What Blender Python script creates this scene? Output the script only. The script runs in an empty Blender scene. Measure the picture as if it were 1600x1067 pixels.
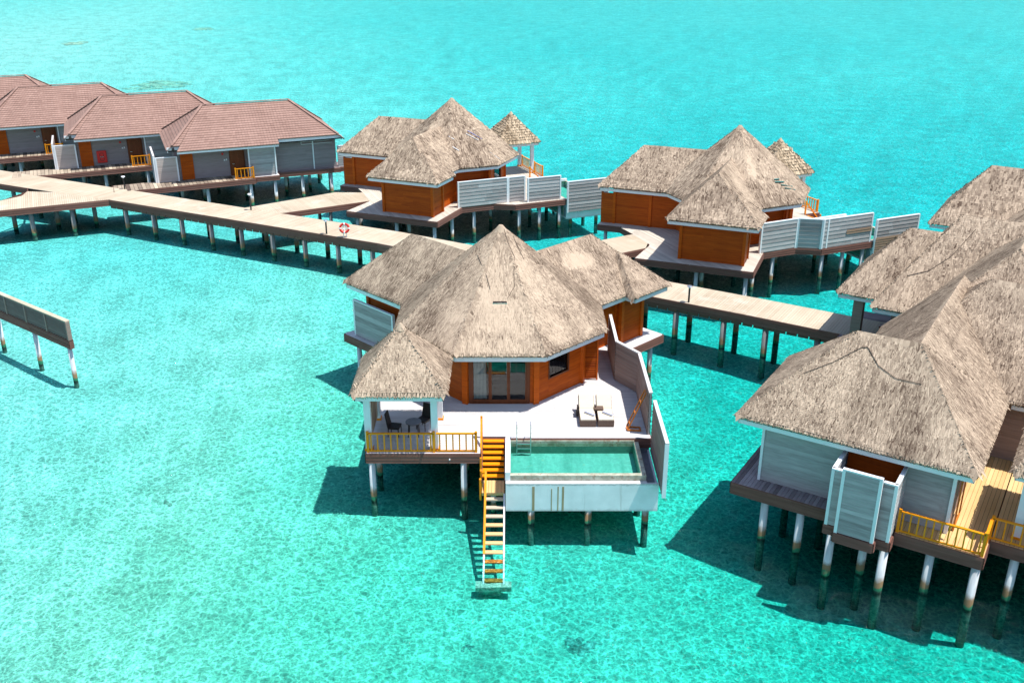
import bpy, math, random
import numpy as np
from mathutils import Vector, noise

random.seed(7)
S = bpy.context.scene
COL = S.collection
rad = math.radians

# ------------------------------------------------------------------ camera, sky, sun, exposure
cam_d = bpy.data.cameras.new("camera")
cam_d.sensor_width = 36.0
cam_d.lens = 36.0 * 1559.26 / 1600.0
cam_d.clip_start = 0.5
cam_d.clip_end = 6000.0
cam = bpy.data.objects.new("camera", cam_d)
COL.objects.link(cam)
cam.location = (0, 0, 22.4)
cam.rotation_euler = (rad(90 - 23.0703), 0, 0)
S.camera = cam

SUN_DIR = Vector((0.345, -0.085, 1.0)).normalized()
world = bpy.data.worlds.new("World")
S.world = world
world.use_nodes = True
wn = world.node_tree
wn.nodes.clear()
sky = wn.nodes.new("ShaderNodeTexSky")
sky.sky_type = 'NISHITA'
sky.sun_disc = False
sky.sun_elevation = math.asin(SUN_DIR.z)
sky.sun_rotation = math.atan2(SUN_DIR.x, SUN_DIR.y)
sky.air_density = 1.0
sky.dust_density = 0.6
sky.ozone_density = 1.0
bg = wn.nodes.new("ShaderNodeBackground")
bg.inputs[1].default_value = 0.15
wo = wn.nodes.new("ShaderNodeOutputWorld")
wn.links.new(sky.outputs[0], bg.inputs[0])
wn.links.new(bg.outputs[0], wo.inputs[0])

sun_d = bpy.data.lights.new("sun", 'SUN')
sun_d.energy = 4.7
sun_d.angle = rad(0.5)
sun_d.color = (1.0, 0.965, 0.92)
sun = bpy.data.objects.new("sun", sun_d)
COL.objects.link(sun)
sun.location = (20, 40, 60)
sun.rotation_euler = (-SUN_DIR).to_track_quat('-Z', 'Y').to_euler()

S.view_settings.view_transform = 'Standard'
S.view_settings.look = 'None'
S.view_settings.gamma = 1.0
S.view_settings.exposure = 0.46
S.view_settings.use_curve_mapping = False
S.cycles.max_bounces = 10
S.cycles.diffuse_bounces = 5
S.cycles.glossy_bounces = 4
S.cycles.transparent_max_bounces = 16
S.cycles.caustics_reflective = True
S.cycles.blur_glossy = 1.0
S.cycles.sample_clamp_indirect = 4.0
S.cycles.caustics_refractive = False


# ------------------------------------------------------------------ materials
def nodes(name):
    m = bpy.data.materials.new(name)
    m.use_nodes = True
    nt = m.node_tree
    nt.nodes.clear()
    return m, nt, nt.nodes.new, nt.links.new


def N(nt, t, **kw):
    n = nt.nodes.new(t)
    for k, v in kw.items():
        setattr(n, k, v)
    return n


def mathn(nt, op, a, b=None, clamp=False):
    n = N(nt, "ShaderNodeMath", operation=op)
    n.use_clamp = clamp
    for i, x in enumerate((a, b)):
        if x is None:
            continue
        if isinstance(x, (int, float)):
            n.inputs[i].default_value = x
        else:
            nt.links.new(x, n.inputs[i])
    return n.outputs[0]


def mixc(nt, fac, a, b, blend='MIX'):
    n = N(nt, "ShaderNodeMix", data_type='RGBA', blend_type=blend)
    n.clamp_factor = True
    for sock, x in ((n.inputs[0], fac), (n.inputs[6], a), (n.inputs[7], b)):
        if isinstance(x, (int, float)):
            sock.default_value = x
        elif isinstance(x, tuple):
            sock.default_value = (*x, 1.0)
        else:
            nt.links.new(x, sock)
    return n.outputs[2]


def noise_n(nt, vec, scale, detail=3.0, rough=0.55):
    n = N(nt, "ShaderNodeTexNoise")
    n.inputs["Scale"].default_value = scale
    n.inputs["Detail"].default_value = detail
    n.inputs["Roughness"].default_value = rough
    if vec is not None:
        nt.links.new(vec, n.inputs["Vector"])
    return n.outputs[0]


def mapping(nt, vec, scale):
    n = N(nt, "ShaderNodeMapping")
    n.inputs["Scale"].default_value = scale
    nt.links.new(vec, n.inputs["Vector"])
    return n.outputs[0]


def ramp01(nt, v, lo, hi):
    n = N(nt, "ShaderNodeMapRange")
    n.inputs[1].default_value = lo
    n.inputs[2].default_value = hi
    nt.links.new(v, n.inputs[0])
    return n.outputs[0]


def surf(name, dark, light, rough=0.6, nscale=(3, 3, 3), nfac=0.5, tfac=0.7, spec=0.4, bump=0.0, bscale=None,
         stain=None, stain_scale=0.8, stain_lo=0.55, stain_hi=0.72, metallic=0.0, coat=0.0):
    """one painted / woody / thatched surface: light and dark colour mixed by the per-piece tint and by noise"""
    m, nt, new, link = nodes(name)
    tc = N(nt, "ShaderNodeTexCoord").outputs["Object"]
    at = N(nt, "ShaderNodeAttribute")
    at.attribute_name = "tint"
    nz = noise_n(nt, mapping(nt, tc, nscale), 1.0, 4.0, 0.6)
    nz = ramp01(nt, nz, 0.28, 0.72)
    a = mathn(nt, 'MULTIPLY', at.outputs["Fac"], tfac)
    b = mathn(nt, 'MULTIPLY', nz, nfac)
    f = mathn(nt, 'ADD', a, b)
    f = mathn(nt, 'ADD', f, 0.5 - 0.5 * (tfac + nfac), clamp=True)
    c = mixc(nt, f, dark, light)
    if stain:
        st = ramp01(nt, noise_n(nt, tc, stain_scale, 5.0, 0.65), stain_lo, stain_hi)
        c = mixc(nt, st, c, stain)
    p = N(nt, "ShaderNodeBsdfPrincipled")
    link(c, p.inputs["Base Color"])
    p.inputs["Roughness"].default_value = rough
    p.inputs["Specular IOR Level"].default_value = spec
    p.inputs["Metallic"].default_value = metallic
    p.inputs["Coat Weight"].default_value = coat
    if bump:
        bn = N(nt, "ShaderNodeBump")
        bn.inputs["Strength"].default_value = bump
        bn.inputs["Distance"].default_value = 0.02
        link(noise_n(nt, mapping(nt, tc, bscale or nscale), 1.0, 3.0), bn.inputs["Height"])
        link(bn.outputs[0], p.inputs["Normal"])
    o = N(nt, "ShaderNodeOutputMaterial")
    link(p.outputs[0], o.inputs[0])
    return m


M = {}
M['thatch'] = surf('thatch', (0.098, 0.066, 0.047), (0.55, 0.428, 0.31), 0.95, (1.1, 1.1, 1.1), 0.32, 0.95, 0.02)
M['thatch_gold'] = surf('thatch_gold', (0.15, 0.105, 0.065), (0.56, 0.44, 0.30), 0.95, (1.1, 1.1, 1.1), 0.3, 0.95, 0.02)
M['reed'] = surf('reed', (0.22, 0.16, 0.11), (0.5, 0.4, 0.29), 0.9, (4, 4, 1), 0.6, 0.7, 0.1)
M['shingle'] = surf('shingle', (0.235, 0.143, 0.115), (0.375, 0.240, 0.195), 0.85, (0.6, 0.6, 0.6), 0.35, 0.8, 0.05,
                    stain=(0.34, 0.14, 0.06), stain_scale=0.45, stain_lo=0.66, stain_hi=0.8)
M['wood'] = surf('varnished_wood', (0.28, 0.040, 0.003), (0.62, 0.122, 0.008), 0.45, (1.2, 1.2, 14), 0.5, 0.6, 0.12)
M['wood_dark'] = surf('dark_door_wood', (0.10, 0.028, 0.010), (0.22, 0.065, 0.022), 0.4, (6, 6, 1), 0.5, 0.5, 0.2)
M['orange'] = surf('orange_paint', (0.70, 0.20, 0.004), (0.92, 0.34, 0.008), 0.45, (5, 5, 5), 0.35, 0.5, 0.22)
M['orange_old'] = surf('orange_worn', (0.36, 0.10, 0.012), (0.62, 0.20, 0.03), 0.55, (5, 5, 5), 0.5, 0.5, 0.3)
M['greyboard'] = surf('weathered_boards', (0.225, 0.205, 0.197), (0.52, 0.50, 0.485), 0.8, (1.6, 1.6, 16), 0.4, 0.7, 0.1,
                      stain=(0.22, 0.18, 0.16), stain_scale=0.9, stain_lo=0.62, stain_hi=0.85)
M['taupe'] = surf('taupe_boards', (0.20, 0.138, 0.115), (0.36, 0.258, 0.218), 0.8, (1.0, 1.0, 16), 0.5, 0.6, 0.08)
M['taupe_sunlit'] = surf('sunlit_taupe_boards', (0.36, 0.30, 0.265), (0.56, 0.475, 0.43), 0.8, (1.6, 1.6, 16), 0.45, 0.6, 0.08)  # paler copy of the taupe boards, with the sunlight painted in
M['screen_brown'] = surf('dark_screen_boards', (0.10, 0.072, 0.062), (0.20, 0.148, 0.128), 0.8, (1.6, 1.6, 16), 0.45, 0.6, 0.2)
M['shaded_plum'] = surf('shaded_plum_boards', (0.215, 0.18, 0.178), (0.36, 0.31, 0.305), 0.8, (1.6, 1.6, 16), 0.45, 0.6, 0.08)  # darker copy of the grey boards; eave shade is in the colour
M['bareboard'] = surf('bare_boards', (0.20, 0.13, 0.085), (0.36, 0.25, 0.17), 0.8, (1.0, 1.0, 16), 0.5, 0.6, 0.2)
M['white'] = surf('white_paint', (0.66, 0.68, 0.69), (0.84, 0.85, 0.85), 0.55, (2, 2, 2), 0.4, 0.4, 0.3)
M['deck'] = surf('pale_decking', (0.49, 0.458, 0.44), (0.71, 0.68, 0.66), 0.75, (0.7, 0.7, 0.7), 0.35, 0.6, 0.1,
                 stain=(0.42, 0.36, 0.34), stain_scale=1.3, stain_lo=0.68, stain_hi=0.9)
M['deck_cream'] = surf('cream_decking', (0.40, 0.35, 0.29), (0.68, 0.62, 0.52), 0.75, (0.7, 0.7, 0.7), 0.35, 0.6, 0.1)
M['walk'] = surf('walkway_planks', (0.36, 0.285, 0.20), (0.60, 0.51, 0.385), 0.8, (0.35, 0.35, 0.35), 0.5, 0.5, 0.05,
                 stain=(0.58, 0.51, 0.42), stain_scale=0.5, stain_lo=0.55, stain_hi=0.75)
M['sundeck'] = surf('golden_decking', (0.50, 0.31, 0.12), (0.78, 0.54, 0.27), 0.75, (0.8, 0.8, 0.8), 0.4, 0.7, 0.08)
M['olddeck'] = surf('weathered_planks', (0.11, 0.08, 0.065), (0.55, 0.45, 0.33), 0.85, (1.5, 1.5, 1.5), 0.4, 0.95, 0.05)
M['darkdeck'] = surf('grey_brown_planks', (0.15, 0.115, 0.115), (0.36, 0.30, 0.30), 0.8, (1.5, 1.5, 1.5), 0.4, 0.8, 0.1)
M['fascia'] = surf('brown_fascia', (0.125, 0.056, 0.042), (0.238, 0.115, 0.089), 0.65, (1.0, 1.0, 12), 0.5, 0.6, 0.08)
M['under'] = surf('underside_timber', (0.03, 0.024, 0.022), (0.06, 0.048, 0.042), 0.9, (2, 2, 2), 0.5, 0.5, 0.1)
M['dark'] = surf('dark_interior', (0.030, 0.024, 0.022), (0.06, 0.05, 0.045), 0.8, (2, 2, 2), 0.5, 0.5, 0.2)
M['wicker'] = surf('dark_wicker', (0.012, 0.009, 0.008), (0.04, 0.03, 0.026), 0.6, (40, 40, 40), 0.7, 0.5, 0.3, bump=0.4)
M['wicker_brown'] = surf('brown_wicker', (0.075, 0.045, 0.032), (0.17, 0.11, 0.08), 0.65, (40, 40, 40), 0.7, 0.5, 0.3, bump=0.4)
M['cream'] = surf('cream_cushion', (0.58, 0.50, 0.38), (0.70, 0.62, 0.49), 0.9, (3, 3, 3), 0.4, 0.4, 0.1)
M['towel'] = surf('white_towel', (0.72, 0.72, 0.74), (0.84, 0.84, 0.85), 0.95, (8, 8, 8), 0.4, 0.4, 0.1)
M['towel_blue'] = surf('blue_stripe', (0.05, 0.07, 0.22), (0.10, 0.13, 0.34), 0.95, (8, 8, 8), 0.4, 0.4, 0.1)
M['steel'] = surf('stainless_steel', (0.5, 0.51, 0.52), (0.68, 0.69, 0.7), 0.28, (4, 4, 4), 0.4, 0.4, 0.5, metallic=0.9)
M['red'] = surf('red_paint', (0.52, 0.012, 0.012), (0.70, 0.028, 0.02), 0.4, (5, 5, 5), 0.4, 0.4, 0.4)
M['black'] = surf('black_metal', (0.012, 0.012, 0.013), (0.035, 0.034, 0.034), 0.5, (5, 5, 5), 0.4, 0.4, 0.4)
M['curtain'] = surf('white_curtain', (0.80, 0.83, 0.84), (0.92, 0.93, 0.94), 0.9, (14, 14, 0.5), 0.6, 0.4, 0.1)
M['bluetarp'] = surf('blue_tarpaulin', (0.12, 0.16, 0.50), (0.28, 0.34, 0.72), 0.5, (5, 5, 5), 0.4, 0.4, 0.3)
M['tealbatten'] = surf('teal_batten', (0.02, 0.16, 0.15), (0.06, 0.30, 0.27), 0.5, (5, 5, 5), 0.4, 0.4, 0.3)
M['cord'] = surf('dark_cord', (0.07, 0.05, 0.04), (0.14, 0.105, 0.08), 0.8, (5, 5, 5), 0.4, 0.4, 0.2)
M['rock'] = surf('coral_rock', (0.15, 0.17, 0.13), (0.42, 0.43, 0.35), 0.95, (5, 5, 5), 0.8, 0.5, 0.1, bump=0.6)
M['footing'] = surf('algae_concrete', (0.30, 0.32, 0.25), (0.52, 0.53, 0.43), 0.9, (5, 5, 5), 0.7, 0.5, 0.1)
M['weed'] = surf('seagrass', (0.22, 0.28, 0.22), (0.46, 0.50, 0.40), 0.95, (0.5, 0.5, 0.5), 0.8, 0.5, 0.1)


def world_z(nt):
    g = N(nt, "ShaderNodeNewGeometry")
    sp = N(nt, "ShaderNodeSeparateXYZ")
    nt.links.new(g.outputs["Position"], sp.inputs[0])
    return g.outputs["Position"], sp.outputs[2]


def pile_mat(name, body_dark, body_light):
    m, nt, new, link = nodes(name)
    pos, z = world_z(nt)
    nz = noise_n(nt, mapping(nt, pos, (6, 6, 1.2)), 1.0, 4.0)
    body = mixc(nt, ramp01(nt, nz, 0.3, 0.7), body_dark, body_light)
    zz = mathn(nt, 'ADD', z, mathn(nt, 'MULTIPLY', mathn(nt, 'SUBTRACT', noise_n(nt, pos, 3.0, 3.0), 0.5), 0.45))
    rust = ramp01(nt, zz, 0.66, 0.40)
    c = mixc(nt, rust, body, (0.23, 0.145, 0.075))
    green = ramp01(nt, zz, 0.22, 0.14)
    c = mixc(nt, green, c, (0.02, 0.15, 0.075))
    blk = ramp01(nt, zz, 0.05, -0.02)
    c = mixc(nt, blk, c, (0.018, 0.035, 0.03))
    deep = ramp01(nt, zz, -0.08, -0.22)
    c = mixc(nt, deep, c, (0.115, 0.135, 0.11))
    p = N(nt, "ShaderNodeBsdfPrincipled")
    link(c, p.inputs["Base Color"])
    p.inputs["Roughness"].default_value = 0.8
    p.inputs["Specular IOR Level"].default_value = 0.25
    o = N(nt, "ShaderNodeOutputMaterial")
    link(p.outputs[0], o.inputs[0])
    return m


M['pile'] = pile_mat('concrete_pile', (0.42, 0.43, 0.44), (0.66, 0.68, 0.69))
M['pile_grey'] = pile_mat('grey_pile', (0.17, 0.16, 0.155), (0.30, 0.29, 0.28))


def pool_concrete():
    m, nt, new, link = nodes('stained_concrete')
    tc = N(nt, "ShaderNodeTexCoord").outputs["Object"]
    n1 = ramp01(nt, noise_n(nt, tc, 1.5, 5.0), 0.3, 0.7)
    c = mixc(nt, n1, (0.70, 0.72, 0.72), (0.83, 0.84, 0.84))
    st = ramp01(nt, noise_n(nt, mapping(nt, tc, (6.0, 6.0, 0.35)), 1.0, 4.0, 0.7), 0.60, 0.78)
    c = mixc(nt, mathn(nt, 'MULTIPLY', st, 0.55), c, (0.40, 0.38, 0.34))
    pos, z = world_z(nt)
    zz = mathn(nt, 'ADD', z, mathn(nt, 'MULTIPLY', noise_n(nt, pos, 5.0, 4.0, 0.7), 0.22))
    grime = mathn(nt, 'MULTIPLY', ramp01(nt, zz, 1.93, 2.00), ramp01(nt, zz, 2.10, 2.02))
    c = mixc(nt, mathn(nt, 'MULTIPLY', grime, 0.55), c, (0.20, 0.20, 0.18))
    low = ramp01(nt, mathn(nt, 'SUBTRACT', zz, 0.12), 0.80, 0.66)
    c = mixc(nt, mathn(nt, 'MULTIPLY', low, 0.5), c, (0.30, 0.29, 0.25))
    p = N(nt, "ShaderNodeBsdfPrincipled")
    link(c, p.inputs["Base Color"])
    p.inputs["Roughness"].default_value = 0.7
    o = N(nt, "ShaderNodeOutputMaterial")
    link(p.outputs[0], o.inputs[0])
    return m


M['concrete'] = pool_concrete()
M['rust'] = surf('rust_streak', (0.27, 0.18, 0.09), (0.50, 0.40, 0.25), 0.9, (9, 9, 1.5), 0.8, 0.4, 0.1)
M['rim'] = surf('algae_stone_rim', (0.20, 0.20, 0.13), (0.55, 0.56, 0.45), 0.7, (3, 3, 3), 0.8, 0.5, 0.3,
                stain=(0.24, 0.14, 0.085), stain_scale=5.0, stain_lo=0.52, stain_hi=0.70)
M['pooltile'] = surf('pool_tile', (0.07, 0.33, 0.26), (0.15, 0.52, 0.43), 0.4, (3.2, 0.35, 1.0), 0.7, 0.5, 0.4,
                     stain=(0.22, 0.40, 0.24), stain_scale=3.0, stain_lo=0.62, stain_hi=0.76)
M['poolwall'] = surf('pool_wall_tile', (0.05, 0.16, 0.12), (0.11, 0.27, 0.21), 0.45, (2, 2, 2), 0.6, 0.5, 0.4)
M['channel'] = surf('channel_grey', (0.16, 0.16, 0.18), (0.30, 0.30, 0.32), 0.8, (3, 3, 3), 0.6, 0.5, 0.2)


def glass():
    m, nt, new, link = nodes('window_glass')
    fr = N(nt, "ShaderNodeFresnel")
    fr.inputs[0].default_value = 1.5
    tr = N(nt, "ShaderNodeBsdfTransparent")
    tr.inputs[0].default_value = (0.72, 0.76, 0.75, 1)
    gl = N(nt, "ShaderNodeBsdfGlossy")
    gl.inputs["Roughness"].default_value = 0.02
    mx = N(nt, "ShaderNodeMixShader")
    f = mathn(nt, 'ADD', mathn(nt, 'MULTIPLY', fr.outputs[0], 1.0), 0.01, clamp=True)
    link(f, mx.inputs[0]); link(tr.outputs[0], mx.inputs[1]); link(gl.outputs[0], mx.inputs[2])
    o = N(nt, "ShaderNodeOutputMaterial")
    link(mx.outputs[0], o.inputs[0])
    return m


M['glass'] = glass()


def water(name, sig, caustic_scale, caustic_lo, caustic_hi, wave, bump=0.13, volume=True):
    """wavy water: fresnel mirror over clear water; a caustic light net is painted into its clear tint;
    the body of the water absorbs red light with depth"""
    m, nt, new, link = nodes(name)
    pos, z = world_z(nt)
    # waves
    nA = noise_n(nt, mapping(nt, pos, (1.0, 1.7, 1.0)), wave, 4.0, 0.6)
    nB = noise_n(nt, mapping(nt, pos, (0.6, 1.0, 1.0)), wave * 0.22, 3.0, 0.5)
    h = mathn(nt, 'ADD', nA, mathn(nt, 'MULTIPLY', nB, 1.6))
    bn = N(nt, "ShaderNodeBump")
    bn.inputs["Strength"].default_value = 1.0
    bn.inputs["Distance"].default_value = bump
    link(h, bn.inputs["Height"])
    fr = N(nt, "ShaderNodeFresnel")
    fr.inputs[0].default_value = 1.33
    gl = N(nt, "ShaderNodeBsdfGlossy")
    gl.inputs["Roughness"].default_value = 0.06
    link(bn.outputs[0], gl.inputs["Normal"])
    # caustic pattern painted into the transparent colour, a fine wavering net of light
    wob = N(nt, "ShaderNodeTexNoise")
    wob.inputs["Scale"].default_value = caustic_scale * 0.8
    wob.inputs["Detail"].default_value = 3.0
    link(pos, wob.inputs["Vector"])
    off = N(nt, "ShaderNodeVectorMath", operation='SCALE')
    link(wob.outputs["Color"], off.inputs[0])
    off.inputs["Scale"].default_value = 1.5 / caustic_scale
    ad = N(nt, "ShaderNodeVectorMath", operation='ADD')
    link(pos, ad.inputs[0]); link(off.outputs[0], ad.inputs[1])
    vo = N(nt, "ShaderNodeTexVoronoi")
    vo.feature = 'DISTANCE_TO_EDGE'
    vo.inputs["Scale"].default_value = caustic_scale
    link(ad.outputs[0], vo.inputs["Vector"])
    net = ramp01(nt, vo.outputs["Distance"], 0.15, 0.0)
    rid = mathn(nt, 'ABSOLUTE', mathn(nt, 'SUBTRACT', noise_n(nt, ad.outputs[0], caustic_scale * 1.5, 3.0, 0.6), 0.5))
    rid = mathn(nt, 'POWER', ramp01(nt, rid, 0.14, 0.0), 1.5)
    rid2 = mathn(nt, 'ABSOLUTE', mathn(nt, 'SUBTRACT', noise_n(nt, ad.outputs[0], caustic_scale * 0.62, 4.0, 0.7), 0.5))
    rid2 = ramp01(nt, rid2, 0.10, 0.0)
    big = ramp01(nt, noise_n(nt, pos, caustic_scale * 0.22, 4.0, 0.65), 0.3, 0.7)
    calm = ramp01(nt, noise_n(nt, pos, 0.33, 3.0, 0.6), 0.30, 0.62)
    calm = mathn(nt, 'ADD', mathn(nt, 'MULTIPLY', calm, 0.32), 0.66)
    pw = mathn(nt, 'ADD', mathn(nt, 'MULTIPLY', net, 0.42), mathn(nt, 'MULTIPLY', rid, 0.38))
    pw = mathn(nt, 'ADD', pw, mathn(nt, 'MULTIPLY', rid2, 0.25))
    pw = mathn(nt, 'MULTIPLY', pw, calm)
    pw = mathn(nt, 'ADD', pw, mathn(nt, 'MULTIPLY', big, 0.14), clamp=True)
    # painted light level: below one on average, above one on the bright threads
    tv = mathn(nt, 'ADD', mathn(nt, 'MULTIPLY', mathn(nt, 'POWER', pw, 1.35), caustic_hi - caustic_lo), caustic_lo)
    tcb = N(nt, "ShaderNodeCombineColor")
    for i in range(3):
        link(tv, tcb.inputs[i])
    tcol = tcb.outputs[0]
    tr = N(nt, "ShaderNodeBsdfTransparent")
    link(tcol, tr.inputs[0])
    mx = N(nt, "ShaderNodeMixShader")
    ge = N(nt, "ShaderNodeNewGeometry")
    facet = ramp01(nt, nA, 0.47, 0.66)
    k = mathn(nt, 'ADD', mathn(nt, 'MULTIPLY', facet, 0.5), 0.10)
    k = mathn(nt, 'ADD', k, mathn(nt, 'MULTIPLY', ge.outputs["Backfacing"], 0.8), clamp=True)
    link(mathn(nt, 'MULTIPLY', fr.outputs[0], k), mx.inputs[0])
    link(tr.outputs[0], mx.inputs[1]); link(gl.outputs[0], mx.inputs[2])
    o = N(nt, "ShaderNodeOutputMaterial")
    link(mx.outputs[0], o.inputs[0])
    if volume:
        va = N(nt, "ShaderNodeVolumeAbsorption")
        mxs = max(sig) * 1.02
        va.inputs[0].default_value = (1 - sig[0] / mxs, 1 - sig[1] / mxs, 1 - sig[2] / mxs, 1)
        va.inputs[1].default_value = mxs
        link(va.outputs[0], o.inputs[1])
    return m


SIG = (0.95, 0.112, 0.086)
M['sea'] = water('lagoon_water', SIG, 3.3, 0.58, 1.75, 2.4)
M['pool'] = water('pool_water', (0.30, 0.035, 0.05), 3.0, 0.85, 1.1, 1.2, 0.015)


def sand():
    m, nt, new, link = nodes('coral_sand')
    pos, z = world_z(nt)
    a = ramp01(nt, noise_n(nt, pos, 0.10, 5.0, 0.6), 0.36, 0.66)
    b = ramp01(nt, noise_n(nt, pos, 1.7, 5.0, 0.7), 0.30, 0.70)
    c = mixc(nt, b, (0.425, 0.445, 0.40), (0.555, 0.555, 0.525))
    c = mixc(nt, mathn(nt, 'MULTIPLY', a, 0.10), c, (0.36, 0.39, 0.32))
    sp = ramp01(nt, noise_n(nt, pos, 0.9, 6.0, 0.75), 0.60, 0.76)
    c = mixc(nt, mathn(nt, 'MULTIPLY', sp, 0.28), c, (0.18, 0.205, 0.155))
    gr = ramp01(nt, noise_n(nt, pos, 7.0, 3.0, 0.7), 0.35, 0.68)
    c = mixc(nt, mathn(nt, 'MULTIPLY', gr, 0.16), c, (0.27, 0.29, 0.245))
    sp2 = N(nt, "ShaderNodeSeparateXYZ")
    link(pos, sp2.inputs[0])
    zone = mathn(nt, 'ADD', sp2.outputs[1], mathn(nt, 'MULTIPLY', noise_n(nt, pos, 0.05, 3.0), 60.0))
    green = ramp01(nt, zone, 110.0, 60.0)   # green film of algae on the sand of the near reef flat
    west = mathn(nt, 'ADD', sp2.outputs[0], mathn(nt, 'MULTIPLY', noise_n(nt, pos, 0.12, 3.0), 14.0))
    green = mathn(nt, 'MULTIPLY', green, ramp01(nt, west, -26.0, 0.0))
    c = mixc(nt, mathn(nt, 'MULTIPLY', green, 0.9), c, (0.88, 1.0, 0.76), 'MULTIPLY')
    d = N(nt, "ShaderNodeBsdfDiffuse")
    link(c, d.inputs[0])
    o = N(nt, "ShaderNodeOutputMaterial")
    link(d.outputs[0], o.inputs[0])
    return m


M['sand'] = sand()


# ------------------------------------------------------------------ mesh helpers
class MB:
    """collects vertices, faces and a tint per vertex; build() makes ONE mesh object"""

    def __init__(self):
        self.v, self.f, self.t = [], [], []

    def add(self, vs, fs, t=0.5):
        o = len(self.v)
        self.v.extend(vs)
        self.f.extend([tuple(i + o for i in f) for f in fs])
        self.t.extend([t] * len(vs))

    def hexa(self, p, t=0.5):
        self.add(p, [(3, 2, 1, 0), (4, 5, 6, 7), (0, 1, 5, 4), (1, 2, 6, 5), (2, 3, 7, 6), (3, 0, 4, 7)], t)

    def box(self, x0, x1, y0, y1, z0, z1, t=0.5):
        self.hexa([(x0, y0, z0), (x1, y0, z0), (x1, y1, z0), (x0, y1, z0),
                   (x0, y0, z1), (x1, y0, z1), (x1, y1, z1), (x0, y1, z1)], t)

    def beam(self, p, q, w, h, up=(0, 0, 1), t=0.5):
        p, q = Vector(p), Vector(q)
        d = (q - p).normalized()
        u = Vector(up)
        if abs(d.dot(u)) > 0.98:
            u = Vector((0, 1, 0))
        s = d.cross(u).normalized()
        u = s.cross(d).normalized()
        s *= w / 2
        u *= h / 2
        self.hexa([tuple(x) for x in (p - s - u, p + s - u, p + s + u, p - s + u,
                                      q - s - u, q + s - u, q + s + u, q - s + u)], t)

    def slab(self, p, q, z0, z1, o0, o1, t=0.5):
        """upright slab along p-q; offsets o0..o1 to the right-hand side of p->q"""
        (px, py), (qx, qy) = p, q
        l = math.hypot(qx - px, qy - py)
        nx, ny = (qy - py) / l, -(qx - px) / l
        a = [(px + nx * o0, py + ny * o0), (qx + nx * o0, qy + ny * o0), (qx + nx * o1, qy + ny * o1), (px + nx * o1, py + ny * o1)]
        self.prism(a, z0, z1, t)

    def prism(self, poly, z0, z1, t=0.5):
        n = len(poly)
        area = sum(poly[i][0] * poly[(i + 1) % n][1] - poly[(i + 1) % n][0] * poly[i][1] for i in range(n))
        if area < 0:
            poly = poly[::-1]
        vs = [(x, y, z0) for x, y in poly] + [(x, y, z1) for x, y in poly]
        fs = [tuple(range(n - 1, -1, -1)), tuple(range(n, 2 * n))]
        fs += [(i, (i + 1) % n, n + (i + 1) % n, n + i) for i in range(n)]
        self.add(vs, fs, t)

    def cyl(self, p, q, r0, r1=None, n=10, t=0.5, caps=True):
        r1 = r0 if r1 is None else r1
        p, q = Vector(p), Vector(q)
        d = (q - p).normalized()
        u = Vector((0, 0, 1)) if abs(d.z) < 0.9 else Vector((1, 0, 0))
        a = d.cross(u).normalized()
        b = d.cross(a).normalized()
        vs = []
        for c, r in ((p, r0), (q, r1)):
            for i in range(n):
                w = 2 * math.pi * i / n
                vs.append(tuple(c + a * (r * math.cos(w)) - b * (r * math.sin(w))))
        fs = [(i, (i + 1) % n, n + (i + 1) % n, n + i) for i in range(n)]
        if caps:
            fs += [tuple(range(n - 1, -1, -1)), tuple(range(n, 2 * n))]
        self.add(vs, fs, t)

    def tube(self, pts, r, n=8, t=0.5):
        for i in range(len(pts) - 1):
            self.cyl(pts[i], pts[i + 1], r, r, n, t)

    def torus(self, c, ax, R, r, n=24, k=8, a0=0.0, a1=2 * math.pi, t=0.5):
        ax = Vector(ax).normalized()
        u = ax.cross(Vector((0, 0, 1))).normalized()
        w = ax.cross(u).normalized()
        full = a1 - a0 > 6.28
        vs = []
        for i in range(n if full else n + 1):
            an = a0 + (a1 - a0) * i / n
            rr = u * math.cos(an) + w * math.sin(an)
            for j in range(k):
                b = 2 * math.pi * j / k
                vs.append(tuple(Vector(c) + rr * (R + r * math.cos(b)) + ax * (r * math.sin(b))))
        m = n if full else n + 1
        fs = []
        for i in range(n):
            for j in range(k):
                i2 = (i + 1) % m
                fs.append((i * k + j, i * k + (j + 1) % k, i2 * k + (j + 1) % k, i2 * k + j))
        self.add(vs, fs, t)

    def mesh(self, name, mat, m=1):
        me = bpy.data.meshes.new(name)
        v, f = self.v, self.f
        if m < 0:
            v = [(-x, y, z) for x, y, z in v]
            f = [tuple(reversed(q)) for q in f]
        me.from_pydata(v, [], f)
        a = me.attributes.new("tint", 'FLOAT', 'POINT')
        a.data.foreach_set("value", np.asarray(self.t, dtype=np.float32))
        me.materials.append(M[mat])
        return me

    def build(self, name, mat, parent=None, m=1, kind=None, smooth=False):
        me = self.mesh(name, mat, m)
        if smooth:
            me.polygons.foreach_set("use_smooth", [True] * len(me.polygons))
        o = bpy.data.objects.new(name, me)
        COL.objects.link(o)
        o.parent = parent
        if kind:
            o["kind"] = kind
        return o


def put(name, me, loc, parent=None, rz=0.0):
    o = bpy.data.objects.new(name, me)
    COL.objects.link(o)
    o.location = loc
    o.rotation_euler = (0, 0, rz)
    o.parent = parent
    return o


def thing(name, label, cat, loc=(0, 0, 0), rz=0.0, group=None):
    o = bpy.data.objects.new(name, None)
    o.empty_display_size = 0.3
    COL.objects.link(o)
    o.location = loc
    o.rotation_euler = (0, 0, rz)
    return tag(o, label, cat, group)


def tag(o, label, cat, group=None):
    o["label"] = label
    o["category"] = cat
    if group:
        o["group"] = group
    return o


def rt():
    return random.random()


def gt(s=0.2):
    return min(1.0, max(0.0, random.gauss(0.5, s)))


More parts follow.
